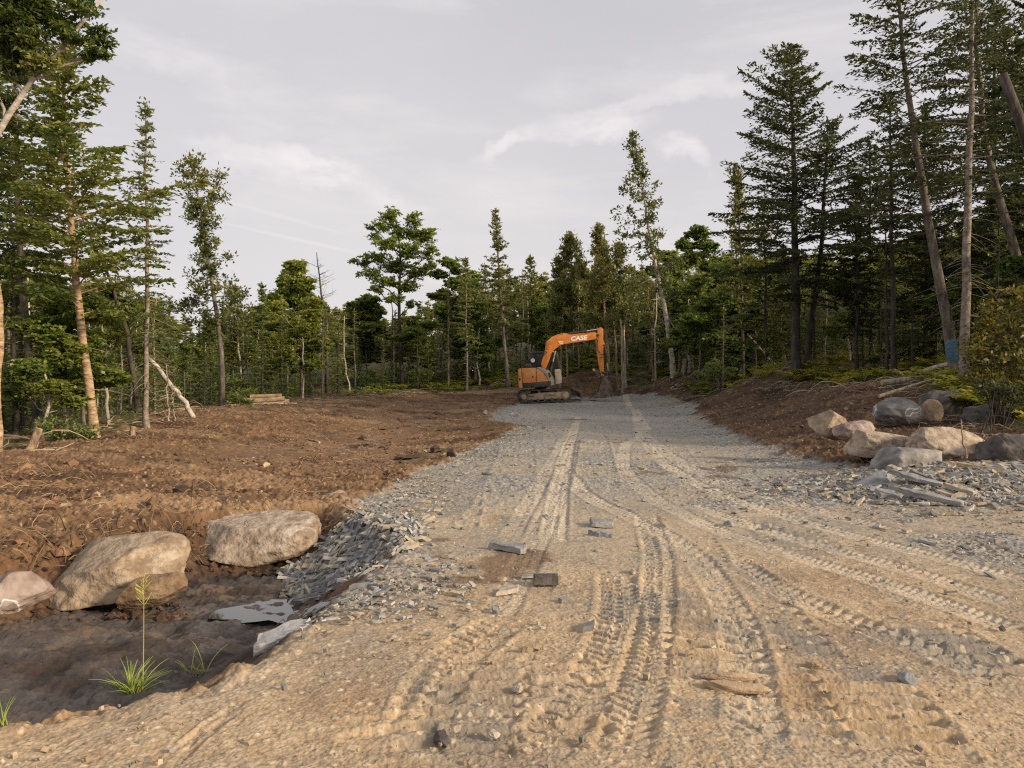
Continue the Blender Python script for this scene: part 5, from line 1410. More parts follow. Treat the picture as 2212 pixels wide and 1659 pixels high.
def slab_mesh(name, poly, th, seed):
    """irregular slate plate from an outline in metres"""
    r = np.random.default_rng(seed)
    b = bmesh.new()
    P = np.array(poly, float)
    Q = []
    for i in range(len(P)):
        a, c = P[i], P[(i + 1) % len(P)]
        for k in range(5):
            q = a + (c - a) * k / 5
            Q.append(q + r.normal(0, .018, 2) * np.linalg.norm(c - a) * (k > 0))
    v0 = [b.verts.new((x, y, -th / 2 + r.normal(0, th * .06))) for x, y in Q]
    sh = P.mean(0)
    v1 = [b.verts.new((*(sh + (np.array([x, y]) - sh) * .95 + r.normal(0, .004, 2)), th / 2 + r.normal(0, th * .10))) for x, y in Q]
    n = len(Q)
    b.faces.new(v0[::-1]); b.faces.new(v1)
    for i in range(n): b.faces.new((v0[i], v0[(i + 1) % n], v1[(i + 1) % n], v1[i]))
    bmesh.ops.triangulate(b, faces=[f for f in b.faces if len(f.verts) > 4])
    bmesh.ops.recalc_face_normals(b, faces=b.faces)
    bev(b, th * .08, 1)
    me = bpy.data.meshes.new(name); b.to_mesh(me); b.free()
    return me
def slab(px, py, poly, th, label, seed, rot=(0, 0, 0), m=None, name='slate_slab', lift=0., cat='stone slab', group=None, D=None):
    p = hit(px, py) if D is None else at(px, py, D)
    o = link(name, slab_mesh(name, poly, th, seed), m or SLATE)
    o.location = (p[0], p[1], (h0(p[0], p[1]) + th * .35 + lift) if D is None else p[2]); o.rotation_euler = rot
    return tag(o, label, cat, group)
slab(1098, 1196, [(-.19, .09), (.11, -.10), (.16, -.06), (.15, .09), (.02, .12)], .055, 'triangular grey slate slab lying alone mid road', 1, (.05, .04, 0), lift=.02)
slab(1300, 1137, [(-.13, -.09), (.10, -.10), (.15, .08), (-.12, .10)], .05, 'squarish slate slab beyond the triangular one', 2, (.12, .08, .1), lift=.02)
slab(1298, 1160, [(-.13, .05), (-.05, -.02), (.11, -.06), (.12, .0), (-.02, .05)], .05, 'thin pointed slate sliver in front of the squarish slab', 3, (.05, .05, -.1))
slab(1180, 1265, [(-.10, -.03), (.09, -.03), (.10, .04), (-.09, .05)], .07, 'small dark brown block on the tan fill', 4, (0, 0, .08), ROCK_DARK, 'stone_block', .01)
slab(1100, 1280, [(-.14, -.05), (.05, -.04), (.12, .06), (-.02, .07)], .03, 'pale flat chip left of the dark brown block', 5, (.05, 0, .5), ROCK_PALE)
slab(1155, 1250, [(-.12, -.03), (.12, .0), (.1, .05), (-.08, .04)], .03, 'thin slate chip behind the dark brown block', 6, (0, .05, .2))
slab(705, 1315, [(-.20, -.10), (.05, -.08), (.19, .05), (.15, .11), (-.12, .05)], .05, 'long pale slate slab at the ditch corner, beyond its neighbour', 7, (.12, -.16, .34), SLATEP, D=5.95)
slab(612, 1372, [(-.21, -.09), (.06, -.09), (.20, .05), (.13, .10), (-.15, .07)], .06, 'near one of two long pale slate slabs on the ditch lip', 8, (.14, -.2, .46), SLATEP, D=5.0)
slab(757, 1320, [(-.05, -.06), (.06, -.05), (.04, .08), (-.04, .05)], .05, 'small pale slate piece beside the long slab at the ditch corner', 9, (.1, .1, .2), SLATEP, D=5.55)
slab(712, 1345, [(-.13, -.04), (.12, -.03), (.12, .05), (-.1, .06)], .05, 'tan stone wedge between the two long pale slabs', 10, (.2, .0, .4), ROCK_TAN, D=5.35)
slab(2010, 1088, [(-.45, .12), (-.2, -.02), (.30, -.16), (.38, -.10), (.0, .08)], .06, 'long bright slate slab pointing down the front of the pile', 11, (.22, .12, -.25), lift=.05)
slab(1975, 1050, [(-.30, .12), (-.05, -.04), (.28, -.14), (.32, -.05), (.0, .10)], .06, 'long grey slate slab lying above the bright one on the pile', 12, (.25, .15, -.2), lift=.07)
slab(1915, 1078, [(-.12, -.08), (.12, -.06), (.10, .08), (-.1, .1)], .05, 'square slate piece at the pile foot', 13, (.3, .1, .1), lift=.04)
slab(1885, 985, [(-.18, -.06), (.14, -.08), (.17, .06), (-.14, .08)], .07, 'flat tan slab lying apart at the soil edge left of the pile', 14, (.05, -.06, .1), ROCK_PALE, lift=.05)
slab(2075, 1070, [(-.16, .06), (.12, -.08), (.18, .0), (-.02, .10)], .05, 'slate piece with a tan face on the right of the pile', 15, (.3, .1, -.3), ROCK_PALE, lift=.05)
slab(2110, 1020, [(-.35, .05), (.3, -.06), (.34, -.01), (-.25, .1)], .04, 'narrow tan edged slate strip across the top of the pile', 16, (.1, .12, -.1), ROCK_TAN, lift=.05)
for (px, py, lx, rz_, lb) in ((1572, 1472, .15, -.06, 'upper'), (1592, 1500, .17, -.1, 'lower')):
    p = hit(px, py); o = link('clod', boulder_mesh('clod', lx, .034, .03, 60 + int(lx * 100), 5, .16), SAND); o.location = (p[0], p[1], h0(p[0], p[1]) + .012); o.rotation_euler = (0, .03, rz_)
    tag(o, 'smooth tan sand bar pressed out by the machine track, %s of two' % lb, 'clod')
PEB = [(1513, 1390, .035, ROCK_PALE, 'pale pebble on the grey track print'), (1575, 1136, .07, SLATE, 'lump of slate on the tyre mark curving right'), (1366, 1240, .035, ROCK_PALE, 'pale chip between the wheel tracks'), (845, 1385, .035, ROCK_PALE, 'rounded pale pebble on the tan fill nearest the ditch corner'),
       (1138, 1410, .04, ROCK_TAN, 'rounded tan pebble, one of a pair near the chevron tyre print'), (1160, 1402, .035, ROCK_TAN, 'smaller tan pebble beside the rounded tan one'), (1117, 1500, .03, ROCK_PALE, 'whitish pebble left of the deep tyre print'), (1067, 1592, .03, ROCK_PALE, 'whitish pebble low down in the track bars'),
       (955, 1605, .05, ROCK_DARK, 'dark brown stone near the bottom edge'), (1742, 1402, .035, ROCK_PALE, 'pale angular stone on the tan fill at right'), (1760, 1448, .045, ROCK_TAN, 'tan stone with a dark side near the pale angular one'), (1960, 1480, .06, SLATE, 'slate chip in the dark rut at right'),
       (1180, 1120, .05, SLATE, 'slate chip beyond the triangular slab'), (1745, 978, .05, ROCK_PALE, 'white stone at the road edge below the blocky rocks'), (960, 985, .06, ROCK_PALE, 'pale stone in the mud beside the puddle'), (905, 1008, .04, ROCK_PALE, 'tiny pale stone on the mud left of the road edge')]
for i, (px, py, r_, m_, lb) in enumerate(PEB):
    p = hit(px, py)
    o = link('stone', boulder_mesh('stone', r_, r_ * .8, r_ * .65, 70 + i), m_); o.location = (p[0], p[1], h0(p[0], p[1]) + r_ * .3); o.rotation_euler = (0, 0, i)
    tag(o, lb, 'stone')

# slate shards: too many to count
def shard_mat():
    m, nt, b = nodes('slate_chips')
    a = N(nt, 'ShaderNodeAttribute', attribute_name='col')
    tc = N(nt, 'ShaderNodeTexCoord'); no = N(nt, 'ShaderNodeTexNoise'); no.inputs['Scale'].default_value = 22; no.inputs['Detail'].default_value = 6
    nt.links.new(tc.outputs['Object'], no.inputs['Vector'])
    rr = ramp(nt, no.outputs[0], [(.3, .7), (.7, 1.25)])
    mx = N(nt, 'ShaderNodeMix', data_type='RGBA', blend_type='MULTIPLY'); mx.inputs[0].default_value = 1
    nt.links.new(a.outputs['Color'], mx.inputs[6]); nt.links.new(rr.outputs[0], mx.inputs[7]); nt.links.new(mx.outputs[2], b.inputs['Base Color'])
    b.inputs['Roughness'].default_value = .75
    return m
SHARD = shard_mat()
def shards(name, P, L, aspect, thick, yaw, tilt, cols, label, sink=.3, cat='gravel', slope=1.0, lift=.010):
    """flat angular chips. P: n x 2 ground points; L: lengths; yaw: angles; tilt: slope of each chip"""
    n = len(P); k = 5
    ang = np.sort(rng.uniform(0, 2 * np.pi, (n, k)) * .25 + np.arange(k) * 2 * np.pi / k, axis=1)
    rr = rng.uniform(.6, 1.0, (n, k))
    x = rr * np.cos(ang) * L[:, None] / 2; y = rr * np.sin(ang) * (L * aspect)[:, None] / 2
    th = thick[:, None] / 2
    top = np.stack([x * .93, y * .93, np.broadcast_to(th, x.shape)], -1); bot = np.stack([x, y, np.broadcast_to(-th, x.shape)], -1)
    V = np.concatenate([top, bot], 1)
    tx, ty = rng.normal(0, 1, n) * tilt, rng.normal(0, 1, n) * tilt
    cx, sx, cy_, sy = np.cos(tx), np.sin(tx), np.cos(ty), np.sin(ty)
    y2 = V[..., 1] * cx[:, None] - V[..., 2] * sx[:, None]; z2 = V[..., 1] * sx[:, None] + V[..., 2] * cx[:, None]
    x3 = V[..., 0] * cy_[:, None] + z2 * sy[:, None]; z3 = -V[..., 0] * sy[:, None] + z2 * cy_[:, None]
    c, s = np.cos(yaw)[:, None], np.sin(yaw)[:, None]
    X = x3 * c - y2 * s + P[:, :1]; Y = x3 * s + y2 * c + P[:, 1:2]
    # lie with the slope of the ground under each chip, but stay rigid
    e = .08; zc = H0(P[:, 0], P[:, 1]); gx = np.clip((H0(P[:, 0] + e, P[:, 1]) - zc) / e, -1.1, 1.1) * slope; gy = np.clip((H0(P[:, 0], P[:, 1] + e) - zc) / e, -1.1, 1.1) * slope
    Z = z3 + zc[:, None] + gx[:, None] * (X - P[:, :1]) + gy[:, None] * (Y - P[:, 1:2]) + (thick * (.5 - sink))[:, None] + lift
    V = np.stack([X, Y, Z], -1).reshape(-1, 3)
    b = np.arange(n)[:, None] * 10
    i = np.arange(k); j = (i + 1) % k
    q = np.stack([b + i, b + 5 + i, b + 5 + j, b + j], -1).reshape(-1, 4)
    t = np.concatenate([np.stack([b[:, 0], b[:, 0] + a, b[:, 0] + a + 1], -1) for a in (1, 2, 3)])
    cc = np.repeat(cols, 10, axis=0)
    me = np_mesh(name, V, q, t, False, {'col': ('FLOAT_COLOR', np.c_[cc, np.ones(len(cc))])})
    return tag(link(name, me, SHARD), label, cat, None, 'stuff')
def slate_cols(n, warm=.25):
    t = rng.random((n, 1)) ** 1.2; c = np.array([.13, .135, .138]) * (1 - t) + np.array([.42, .41, .375]) * t
    k = rng.random(n) < warm
    c[k] = np.array([.40, .33, .23]) * rng.uniform(.6, 1.1, (k.sum(), 1))
    return c
def scatter(n, x0, x1, y0, y1, dens):
    x = rng.uniform(x0, x1, n); u = rng.random(n); y = 1 / (1 / y0 + u * (1 / y1 - 1 / y0))      # more of them near the viewer's end of the road
    d = dens(x, y); k = rng.random(n) < d
    return np.c_[x[k], y[k]]
def d_edge(x, y):
    sd = poly_sd(x, y, ROAD) + .25 * fbm(x * 1.5, y * 1.5, 3, 3)
    left = sstep(1.4, .1, sd) * (sd > -.25) * sstep(4.7, 5.8, y)
    pile = np.clip(1.4 * np.exp(-(((x - 5.7) / 2.1) ** 2 + ((y - 10.4) / 1.5) ** 2)), 0, 1) * (y > 8)
    base = (.012 + .10 * sstep(9, 14, y) + .25 * sstep(.1, .5, fbm(x * .7 + 3, y * .7, 5, 33)) * sstep(4.5, 7, y)) * (sd > 0)
    heap = np.exp(-(((x - .1) / .9) ** 2 + ((y - 31) / 4) ** 2))
    return np.clip(left * .9 + pile + base + heap, 0, 1)
P = scatter(70000, -3, 11, 4.4, 40, d_edge)
L_ = rng.lognormal(-3.05, .5, len(P)) * (1 + .02 * P[:, 1])
pl = np.exp(-(((P[:, 0] - 5.7) / 2.1) ** 2 + ((P[:, 1] - 10.2) / 1.4) ** 2))
L_ = np.clip(L_ * (1 + 2.4 * pl * rng.random(len(P)) ** 2), .02, .34)
shards('slate_gravel', P, L_, rng.uniform(.22, .65, len(P)), L_ * rng.uniform(.05, .16, len(P)) + .003, rng.uniform(0, 6.28, len(P)), .16 + .2 * pl, slate_cols(len(P), .3), 'loose grey slate chips along the road edges and on the pile')
# the slope down into the ditch: long plates stacked like fallen books
SL = [(-.85, 7.2), (-.95, 8.4), (-1.9, 8.9), (-2.4, 8.2), (-2.0, 7.2), (-1.25, 6.3)]
x, y = rng.uniform(-2.6, -.9, 5200), rng.uniform(6.5, 8.9, 5200)
k = poly_sd(x, y, SL) + .1 * fbm(x * 4, y * 4, 2, 4) > 0; P = np.c_[x, y][k][:2000]
L_ = rng.lognormal(-1.85, .5, len(P)).clip(.05, .36)
shards('slate_slope', P, L_, rng.uniform(.13, .32, len(P)), L_ * rng.uniform(.05, .11, len(P)) + .006, .75 + rng.normal(0, .5, len(P)), .42, slate_cols(len(P), .15), 'steep bank of long grey slate plates sliding into the ditch end', .1, slope=.55, lift=.03)
# the tipped heap of broken slate on the right verge
n = 5200; a = rng.uniform(0, 6.28, n); q = rng.random(n) ** .6
P = np.c_[5.75 + 2.3 * q * np.cos(a), 10.25 + 1.35 * q * np.sin(a)]
L_ = rng.lognormal(-2.65, .65, n).clip(.02, .40)
shards('slate_heap', P, L_, rng.uniform(.2, .6, n), L_ * rng.uniform(.05, .13, n) + .003, -.5 + rng.normal(0, .8, n), .24, slate_cols(n, .42), 'heap of jagged broken slate tipped beside the right hand rocks', .05, lift=.01)
# pebbles on the tan fill
P = scatter(6500, -2.5, 8, 2.4, 12, lambda a, b_: (poly_sd(a, b_, ROAD) > .05) * .55)
L_ = rng.lognormal(-4.45, .45, len(P)).clip(.005, .06) * (1 + .05 * P[:, 1])
pc = np.array([.42, .33, .22]) * rng.uniform(.5, 1.25, (len(P), 1)); kk = rng.random(len(P)) < .3; pc[kk] = np.array([.22, .22, .21]) * rng.uniform(.6, 1.4, (kk.sum(), 1))
shards('pebbles', P, L_, rng.uniform(.6, 1, len(P)), L_ * rng.uniform(.4, .7, len(P)), rng.uniform(0, 6.28, len(P)), .3, pc, 'small pebbles and grit strewn over the tan fill')

# clods and torn roots in the brown soil
def d_soil(x, y):
    return (poly_sd(x, y, CLEAR) > .1) * (poly_sd(x, y, ROAD) < -.15) * (poly_sd(x, y, DITCH) < .6) * np.clip(.55 + fbm(x * .8, y * .8, 3, 12), .1, 1)
P = scatter(30000, -13, 11, 5.5, 50, d_soil)
L_ = rng.lognormal(-3.0, .65, len(P)).clip(.02, .30) * (1 + .012 * P[:, 1])
sc_ = np.array([.14, .076, .038]) * rng.uniform(.3, 1.8, (len(P), 1)); sc_ *= np.where(P[:, :1] > 4, .6, 1)
kk = rng.random(len(P)) < .05; sc_[kk] = np.array([.38, .29, .18]) * rng.uniform(.7, 1.2, (kk.sum(), 1))
def lumps(name, P, L, cols, label, cat, sink=.15):
    b = bmesh.new(); bmesh.ops.create_icosphere(b, subdivisions=1, radius=.5)
    B = np.array([v.co[:] for v in b.verts]); F = np.array([[v.index for v in f.verts] for f in b.faces]); b.free()
    n, k = len(P), len(B)
    V = (B[None] * (1 + rng.normal(0, .26, (n, k, 1))) + rng.normal(0, .05, (n, k, 3))) * L[:, None, None] * np.stack([rng.uniform(.8, 1.5, n), rng.uniform(.7, 1, n), rng.uniform(.45, .8, n)], -1)[:, None]
    a = rng.uniform(0, 6.28, n); c, s_ = np.cos(a)[:, None], np.sin(a)[:, None]
    X = V[..., 0] * c - V[..., 1] * s_ + P[:, :1]; Y = V[..., 0] * s_ + V[..., 1] * c + P[:, 1:2]
    Z = V[..., 2] + (H0(P[:, 0], P[:, 1]) + L * sink)[:, None] + .02
    cc = np.repeat(cols, k, axis=0)
    me = np_mesh(name, np.stack([X, Y, Z], -1).reshape(-1, 3), None, (np.arange(n)[:, None, None] * k + F[None]).reshape(-1, 3), False, {'col': ('FLOAT_COLOR', np.c_[cc, np.ones(len(cc))])})
    return tag(link(name, me, SHARD), label, cat, None, 'stuff')
lumps('soil_clods', P, L_ * .8, sc_, 'loose crumbs and clods of brown soil', 'soil')

# soil packed and crumbled round the feet of the rocks and down the rooty far bank of the ditch
bp_ = []
for o in [o for o in COL.objects if o.name.split('.')[0] == 'boulder']:
    d = o.dimensions; m = 90 if o.location.y < 10 else 50
    a = rng.uniform(3.3, 6.1, m) if o.location.y < 10 else rng.uniform(0, 6.28, m)
    q = rng.uniform(.85, 1.25, m)
    bp_.append(np.c_[o.location.x + np.cos(a) * q * d.x * .5, o.location.y + np.sin(a) * q * d.y * .5])
bx, by = rng.uniform(-6, -1.6, 5000), rng.uniform(6.4, 9.6, 5000)
kb = poly_sd(bx, by, DITCH); kb = (kb > -.2) & (kb < .8) & (by > 7.3) & (poly_sd(bx, by, SL) < -.1)
bp_.append(np.c_[bx, by][kb][:700])
P = np.concatenate(bp_); P = P[(poly_sd(P[:, 0], P[:, 1], ROAD) < .1) | (P[:, 0] < 0)]
lumps('bank_crumbs', P, rng.lognormal(-3.35, .6, len(P)).clip(.015, .13), np.array([.085, .048, .026]) * rng.uniform(.4, 1.6, (len(P), 1)), 'dark crumbled soil packed round the rocks and ditch bank', 'soil', -.05)

def twigs(name, P, L, r, label, colr, arch=.12):
    n = len(P); k = 6
    a = rng.uniform(0, 6.28, n); q = np.linspace(-.5, .5, k)
    curl = rng.normal(0, 1.1, n)
    aa = a[:, None] + curl[:, None] * q[None]
    X = P[:, :1] + np.cumsum(np.cos(aa), 1) * L[:, None] / k; Y = P[:, 1:2] + np.cumsum(np.sin(aa), 1) * L[:, None] / k
    up = rng.random(n) ** 3 * arch * 4
    Z = H0(X.ravel(), Y.ravel()).reshape(X.shape) + .045 + up[:, None] * L[:, None] * (np.sin((q + .5) * np.pi)[None] + rng.normal(0, .5, (n, 1)) * q[None]) + rng.normal(0, .008, X.shape)
    C = np.stack([X, Y, Z], -1)
    rad = r[:, None] * np.linspace(1, .45, k)[None]
    offs = [(0, 1), (.87, -.5), (-.87, -.5)]
    nx, ny = -np.sin(aa), np.cos(aa)
    V = np.stack([np.stack([X + nx * rad * o0, Y + ny * rad * o0, Z + rad * o1], -1) for o0, o1 in offs], 2)  # n,k,3,3
    b = (np.arange(n)[:, None, None] * k + np.arange(k - 1)[None, :, None]) * 3; s = np.arange(3)[None, None]; s2 = (s + 1) % 3
    Q = np.stack([b + s, b + s2, b + 3 + s2, b + 3 + s], -1).reshape(-1, 4)
    cc = np.repeat(colr, k * 3, axis=0)
    me = np_mesh(name, V.reshape(-1, 3), Q, None, True, {'col': ('FLOAT_COLOR', np.c_[cc, np.ones(len(cc))])})
    return tag(link(name, me, SHARD), label, 'debris', None, 'stuff')
P = np.concatenate([np.c_[bx, by][kb][900:1150]])
twigs('bank_roots', P, rng.lognormal(-1.6, .5, len(P)).clip(.08, .6), rng.uniform(.003, .008, len(P)), 'torn roots hanging in the far bank of the ditch', np.array([.26, .17, .09]) * rng.uniform(.3, 1.5, (len(P), 1)), .2)
P = scatter(15000, -13, 11, 5.5, 50, d_soil)
L_ = rng.lognormal(-1.6, .6, len(P)).clip(.06, 1.0)
tc_ = np.array([.30, .20, .11]) * rng.uniform(.35, 1.5, (len(P), 1))
twigs('root_debris', P, L_, (rng.uniform(.0025, .007, len(P)) * (1 + .03 * P[:, 1])), 'torn roots and twigs lying in the churned soil', tc_)
# brushwood along the forest edge
ex_, ey_ = rng.uniform(-14, 14, 16000), rng.uniform(12, 58, 16000)
sd_ = poly_sd(ex_, ey_, CLEAR); k = (np.abs(sd_ + .5) < 1.6) & (rng.random(len(ex_)) < np.where(ex_ > 5, .9, .45))
P = np.c_[ex_, ey_][k][:2300]
L_ = rng.lognormal(-.35, .5, len(P)).clip(.3, 2.2)
twigs('brushwood', P, L_, rng.uniform(.006, .018, len(P)) * (1 + .012 * P[:, 1]), 'broken branches and sticks pushed to the edge of the clearing', np.array([.28, .21, .14]) * rng.uniform(.3, 1.6, (len(P), 1)), .05)

# ferns
def ferns(n, name, label, cond, hh):
    x, y = rng.uniform(-14, 16, n), rng.uniform(14, 62, n)
    k = cond(x, y, poly_sd(x, y, CLEAR)); x, y = x[k], y[k]
    lv = Leaves(); z = H0(x, y)
    for i in range(len(x)):
        nf = rng.integers(6, 9); a = rng.uniform(0, 6.28, nf); h = rng.uniform(.7, 1.15, nf) * hh
        q = np.linspace(.15, 1, 9)
        rx = .85 * h[:, None] * q[None]; rz = h[:, None] * (1.25 * q - .75 * q ** 2)[None] * 1.3
        c = np.stack([x[i] + np.cos(a)[:, None] * rx, y[i] + np.sin(a)[:, None] * rx, z[i] + rz], -1).reshape(-1, 3)
        sd = np.stack([-np.sin(a)[:, None] + 0 * rx, np.cos(a)[:, None] + 0 * rx, 0 * rx - .15], -1).reshape(-1, 3)
        wl = (np.sin(np.pi * np.clip(q * .92 + .04, 0, 1)) * .34 + .04)[None] * h[:, None]
        wl = wl.ravel(); m = len(c)
        t0 = .5 + rng.normal(0, .16)
        for s in (-1, 1):
            lv.add(c + sd * s * (wl / 2)[:, None], sd * s + rvec(m, .15), np.tile([0, 0, 1.0], (m, 1)) + rvec(m, .25), wl, .075 * hh / .5 * np.ones(m), np.clip(t0 + rng.normal(0, .1, m), 0, 1))
    tag(link(name, lv.mesh(name), L_FERN), label, 'ferns', None, 'stuff')
ferns(6500, 'ferns', 'bright green ferns carpeting the edge of the far wood', lambda x, y, s: (s < .2) & (s > -5.5) & (np.abs(x) < .7 * y) & (y > 40) & (x > -9) & (fbm(x * .5, y * .5, 3, 17) + .12 * rng.normal(0, 1, len(x)) > -.12), .45)
ferns(5200, 'fern_bank', 'yellow green ferns under the trees on the right bank', lambda x, y, s: (s < -.2) & (s > -6.5) & (y < 42) & (x > 7) & (x < .7 * y) & (fbm(x * .6, y * .6, 3, 18) + .12 * rng.normal(0, 1, len(x)) > .06), .55)

# grass by the ditch
L_GRASS = leaf_mat('grass_blades', (.13, .19, .03), (.24, .30, .06), (.36, .34, .11), .35)
def grass(px, py, n, h, spread, label, D=None):
    p = hit(px, py); lv = Wood()
    t = empty('grass_tuft', (p[0], p[1], h0(p[0], p[1]) - .02), label, 'grass')
    for _ in range(n):
        a = rng.uniform(0, 6.28); ln = h * rng.uniform(.5, 1.1); q = np.linspace(0, 1, 6)
        out = spread * rng.uniform(.2, 1.0)
        B = np.stack([np.cos(a) * out * q ** 1.6 + rng.normal(0, .02), np.sin(a) * out * q ** 1.6 + 0 * q, ln * (q - .28 * q ** 3 * out / spread)], -1)
        lv.tube(B, np.linspace(.0062, .001, 6), 3)
    me = lv.mesh('blades'); me.attributes.new('tint', 'FLOAT', 'POINT').data.foreach_set('value', rng.uniform(.3, .8, len(me.vertices)).astype(np.float32))
    link('blades', me, L_GRASS, t)
    return t
g1 = grass(285, 1505, 46, .27, .24, 'largest green grass tuft on the tan lip of the ditch')
grass(415, 1470, 10, .24, .12, 'sparse grass blades right of the largest tuft on the ditch lip')
grass(5, 1570, 8, .2, .2, 'few grass blades at the left picture edge')
grass(440, 1465, 5, .30, .2, 'two or three tall grass blades leaning right over the ditch')
w_ = Wood(); q = np.linspace(0, 1, 10)
w_.tube(np.stack([.012 * np.sin(q * 2), .0 * q, .78 * q], -1) + [.06, .02, 0], np.linspace(.0035, .0016, 10), 5)
for k in range(40):
    z = rng.uniform(.60, .80); a = rng.uniform(0, 6.28); l = .05 * (1.0 - (z - .6) * 2) + .01
    w_.tube(np.array([[.06 + .012, .02, z], [.06 + .012 + math.cos(a) * l, .02 + math.sin(a) * l, z + l * .9]]), [.0012, .0022], 4)
me = w_.mesh('seed_stalk'); me.attributes.new('tint', 'FLOAT', 'POINT').data.foreach_set('value', np.full(len(me.vertices), .75, np.float32))
link('seed_stalk', me, L_GRASS, g1)

# logs and stumps
PEELED = mat('peeling_log_bark', [(.22, .14, .075), (.42, .30, .18), (.56, .44, .30)], 6, .9, .4, 20, stretch=(.4, 1, 1))
CUT = mat('cut_wood', [(.42, .27, .13), (.55, .38, .21), (.62, .46, .28)], 8, .85, .1)
def log(p0, p1, r, label, bk, name='log', group=None, r2=None, snap=True, cat='log'):
    p0, p1 = np.array(p0, float), np.array(p1, float)
    if snap:
        for p in (p0, p1): p[2] = h0(p[0], p[1]) + r * .8 + p[2]
    t = empty(name, p0, label, cat, group)
    P = refine(np.array([p0 * 0, (p1 - p0) * .5 + rng.normal(0, .02, 3), p1 - p0]), 8, .008)
    rr = np.linspace(r, r2 or r * .85, 8)
    wv = Wood(); wv.tube(P, rr, 10); link('bark', wv.mesh('bark'), bk, t)
    for e, s, nm in ((0, -1, 'cut_end'), (7, 1, 'cut_end')):
        d = (P[1] - P[0]) if e == 0 else (P[7] - P[6]); d /= np.linalg.norm(d)
        b = bmesh.new(); a = Vector(P[e] - d * .004 * (1 if e == 0 else -1)); rod(b, a - Vector(d) * .006, a + Vector(d) * .006, rr[e] * .97, 14)
        done(nm, b, CUT, t)
    return t
def ground_pt(px, py, D, up=0.):
    p = at(px, py, D); return (p[0], p[1], up)
pile = [((500, 872, 35.2), (612, 874, 36.2), .12, 0), ((505, 880, 34.6), (585, 884, 34.0), .10, 0), ((530, 866, 36.0), (624, 868, 36.6), .16, .02), ((515, 864, 35.6), (614, 864, 36.4), .12, .22), ((540, 860, 36.0), (608, 860, 36.4), .10, .38),
        ((560, 876, 34.9), (640, 872, 35.8), .09, 0), ((490, 868, 36.0), (560, 866, 36.6), .11, .12)]
LB = ['lowest front log of the cut pile left of the yellow maple', 'short log lying in front of the cut pile', 'thickest log of the cut pile, its orange end facing right', 'log resting on the lower ones of the cut pile', 'thin log on the very top of the cut pile',
      'thin log sticking out of the cut pile towards the right', 'log at the back left end of the cut pile']
for (a, b_, r_, up), lb in zip(pile, LB):
    log(ground_pt(*a, up), ground_pt(*b_, up), r_, lb, PEELED, group='cut log pile at the wood edge')
log(ground_pt(1905, 812, 21.5, .05), ground_pt(2062, 808, 21.2, .12), .10, 'grey fallen log lying level in front of the blue marked tree', DEADWOOD, 'fallen_log')
log(ground_pt(1985, 800, 23.0, .2), ground_pt(2066, 806, 22.4, .4), .07, 'paler fallen log just behind the level grey one', BARK_PALE, 'fallen_log')
log(ground_pt(1900, 842, 19.4, .1), ground_pt(2010, 824, 19.8, .25), .05, 'brown branch propped over the bank behind the grey boulder', DEADWOOD, 'fallen_branch', r2=.02, cat='branch')
log(ground_pt(1515, 806, 45, .0), ground_pt(1590, 797, 46, .35), .08, 'pale fallen log left of the rounded dark bush', BARK_PALE, 'fallen_log')
log(ground_pt(1450, 820, 44, .0), ground_pt(1510, 805, 45.5, .1), .07, 'broken pale branch at the foot of the leaning cedar', BARK_PALE, 'fallen_branch', r2=.03, cat='branch')
log(ground_pt(1245, 798, 58, .1), ground_pt(1290, 796, 58, .15), .12, 'log lying behind the spoil mound beyond the excavator', BARK_WARM, 'fallen_log')
log(ground_pt(1698, 725, 37, .3), ground_pt(1615, 650, 37, 2.6), .055, 'thin dead trunk slanting through the trees left of the big hemlock', BARK_PALE, 'leaning_pole', r2=.03, cat='dead tree')
log(ground_pt(660, 962, 22, .0), ground_pt(690, 968, 21.6, .02), .035, 'short stick lying on the slope of the soil bank', DEADWOOD, 'stick', cat='stick')
log(ground_pt(62, 985, 16.6, -.05), ground_pt(84, 950, 16.8, .42), .085, 'freshly cut orange stump leaning right at the left soil edge', BARK_WARM, 'stump', r2=.08, cat='stump')
log(ground_pt(1475, 806, 45.5, -.1), ground_pt(1480, 775, 45.6, .8), .14, 'short grey split stump at the foot of the propped pole', DEADWOOD, 'stump', r2=.10, cat='stump')
log(ground_pt(285, 935, 20.2, -.05), ground_pt(288, 915, 20.2, .22), .08, 'low brown stump just left of the slim spruce', BARK_WARM, 'stump', cat='stump')
log(ground_pt(2088, 968, 11.2, .1), ground_pt(2078, 930, 11.25, .55), .014, 'thin stick standing up out of the slate pile', BARK_WARM, 'stick', r2=.008, cat='stick')

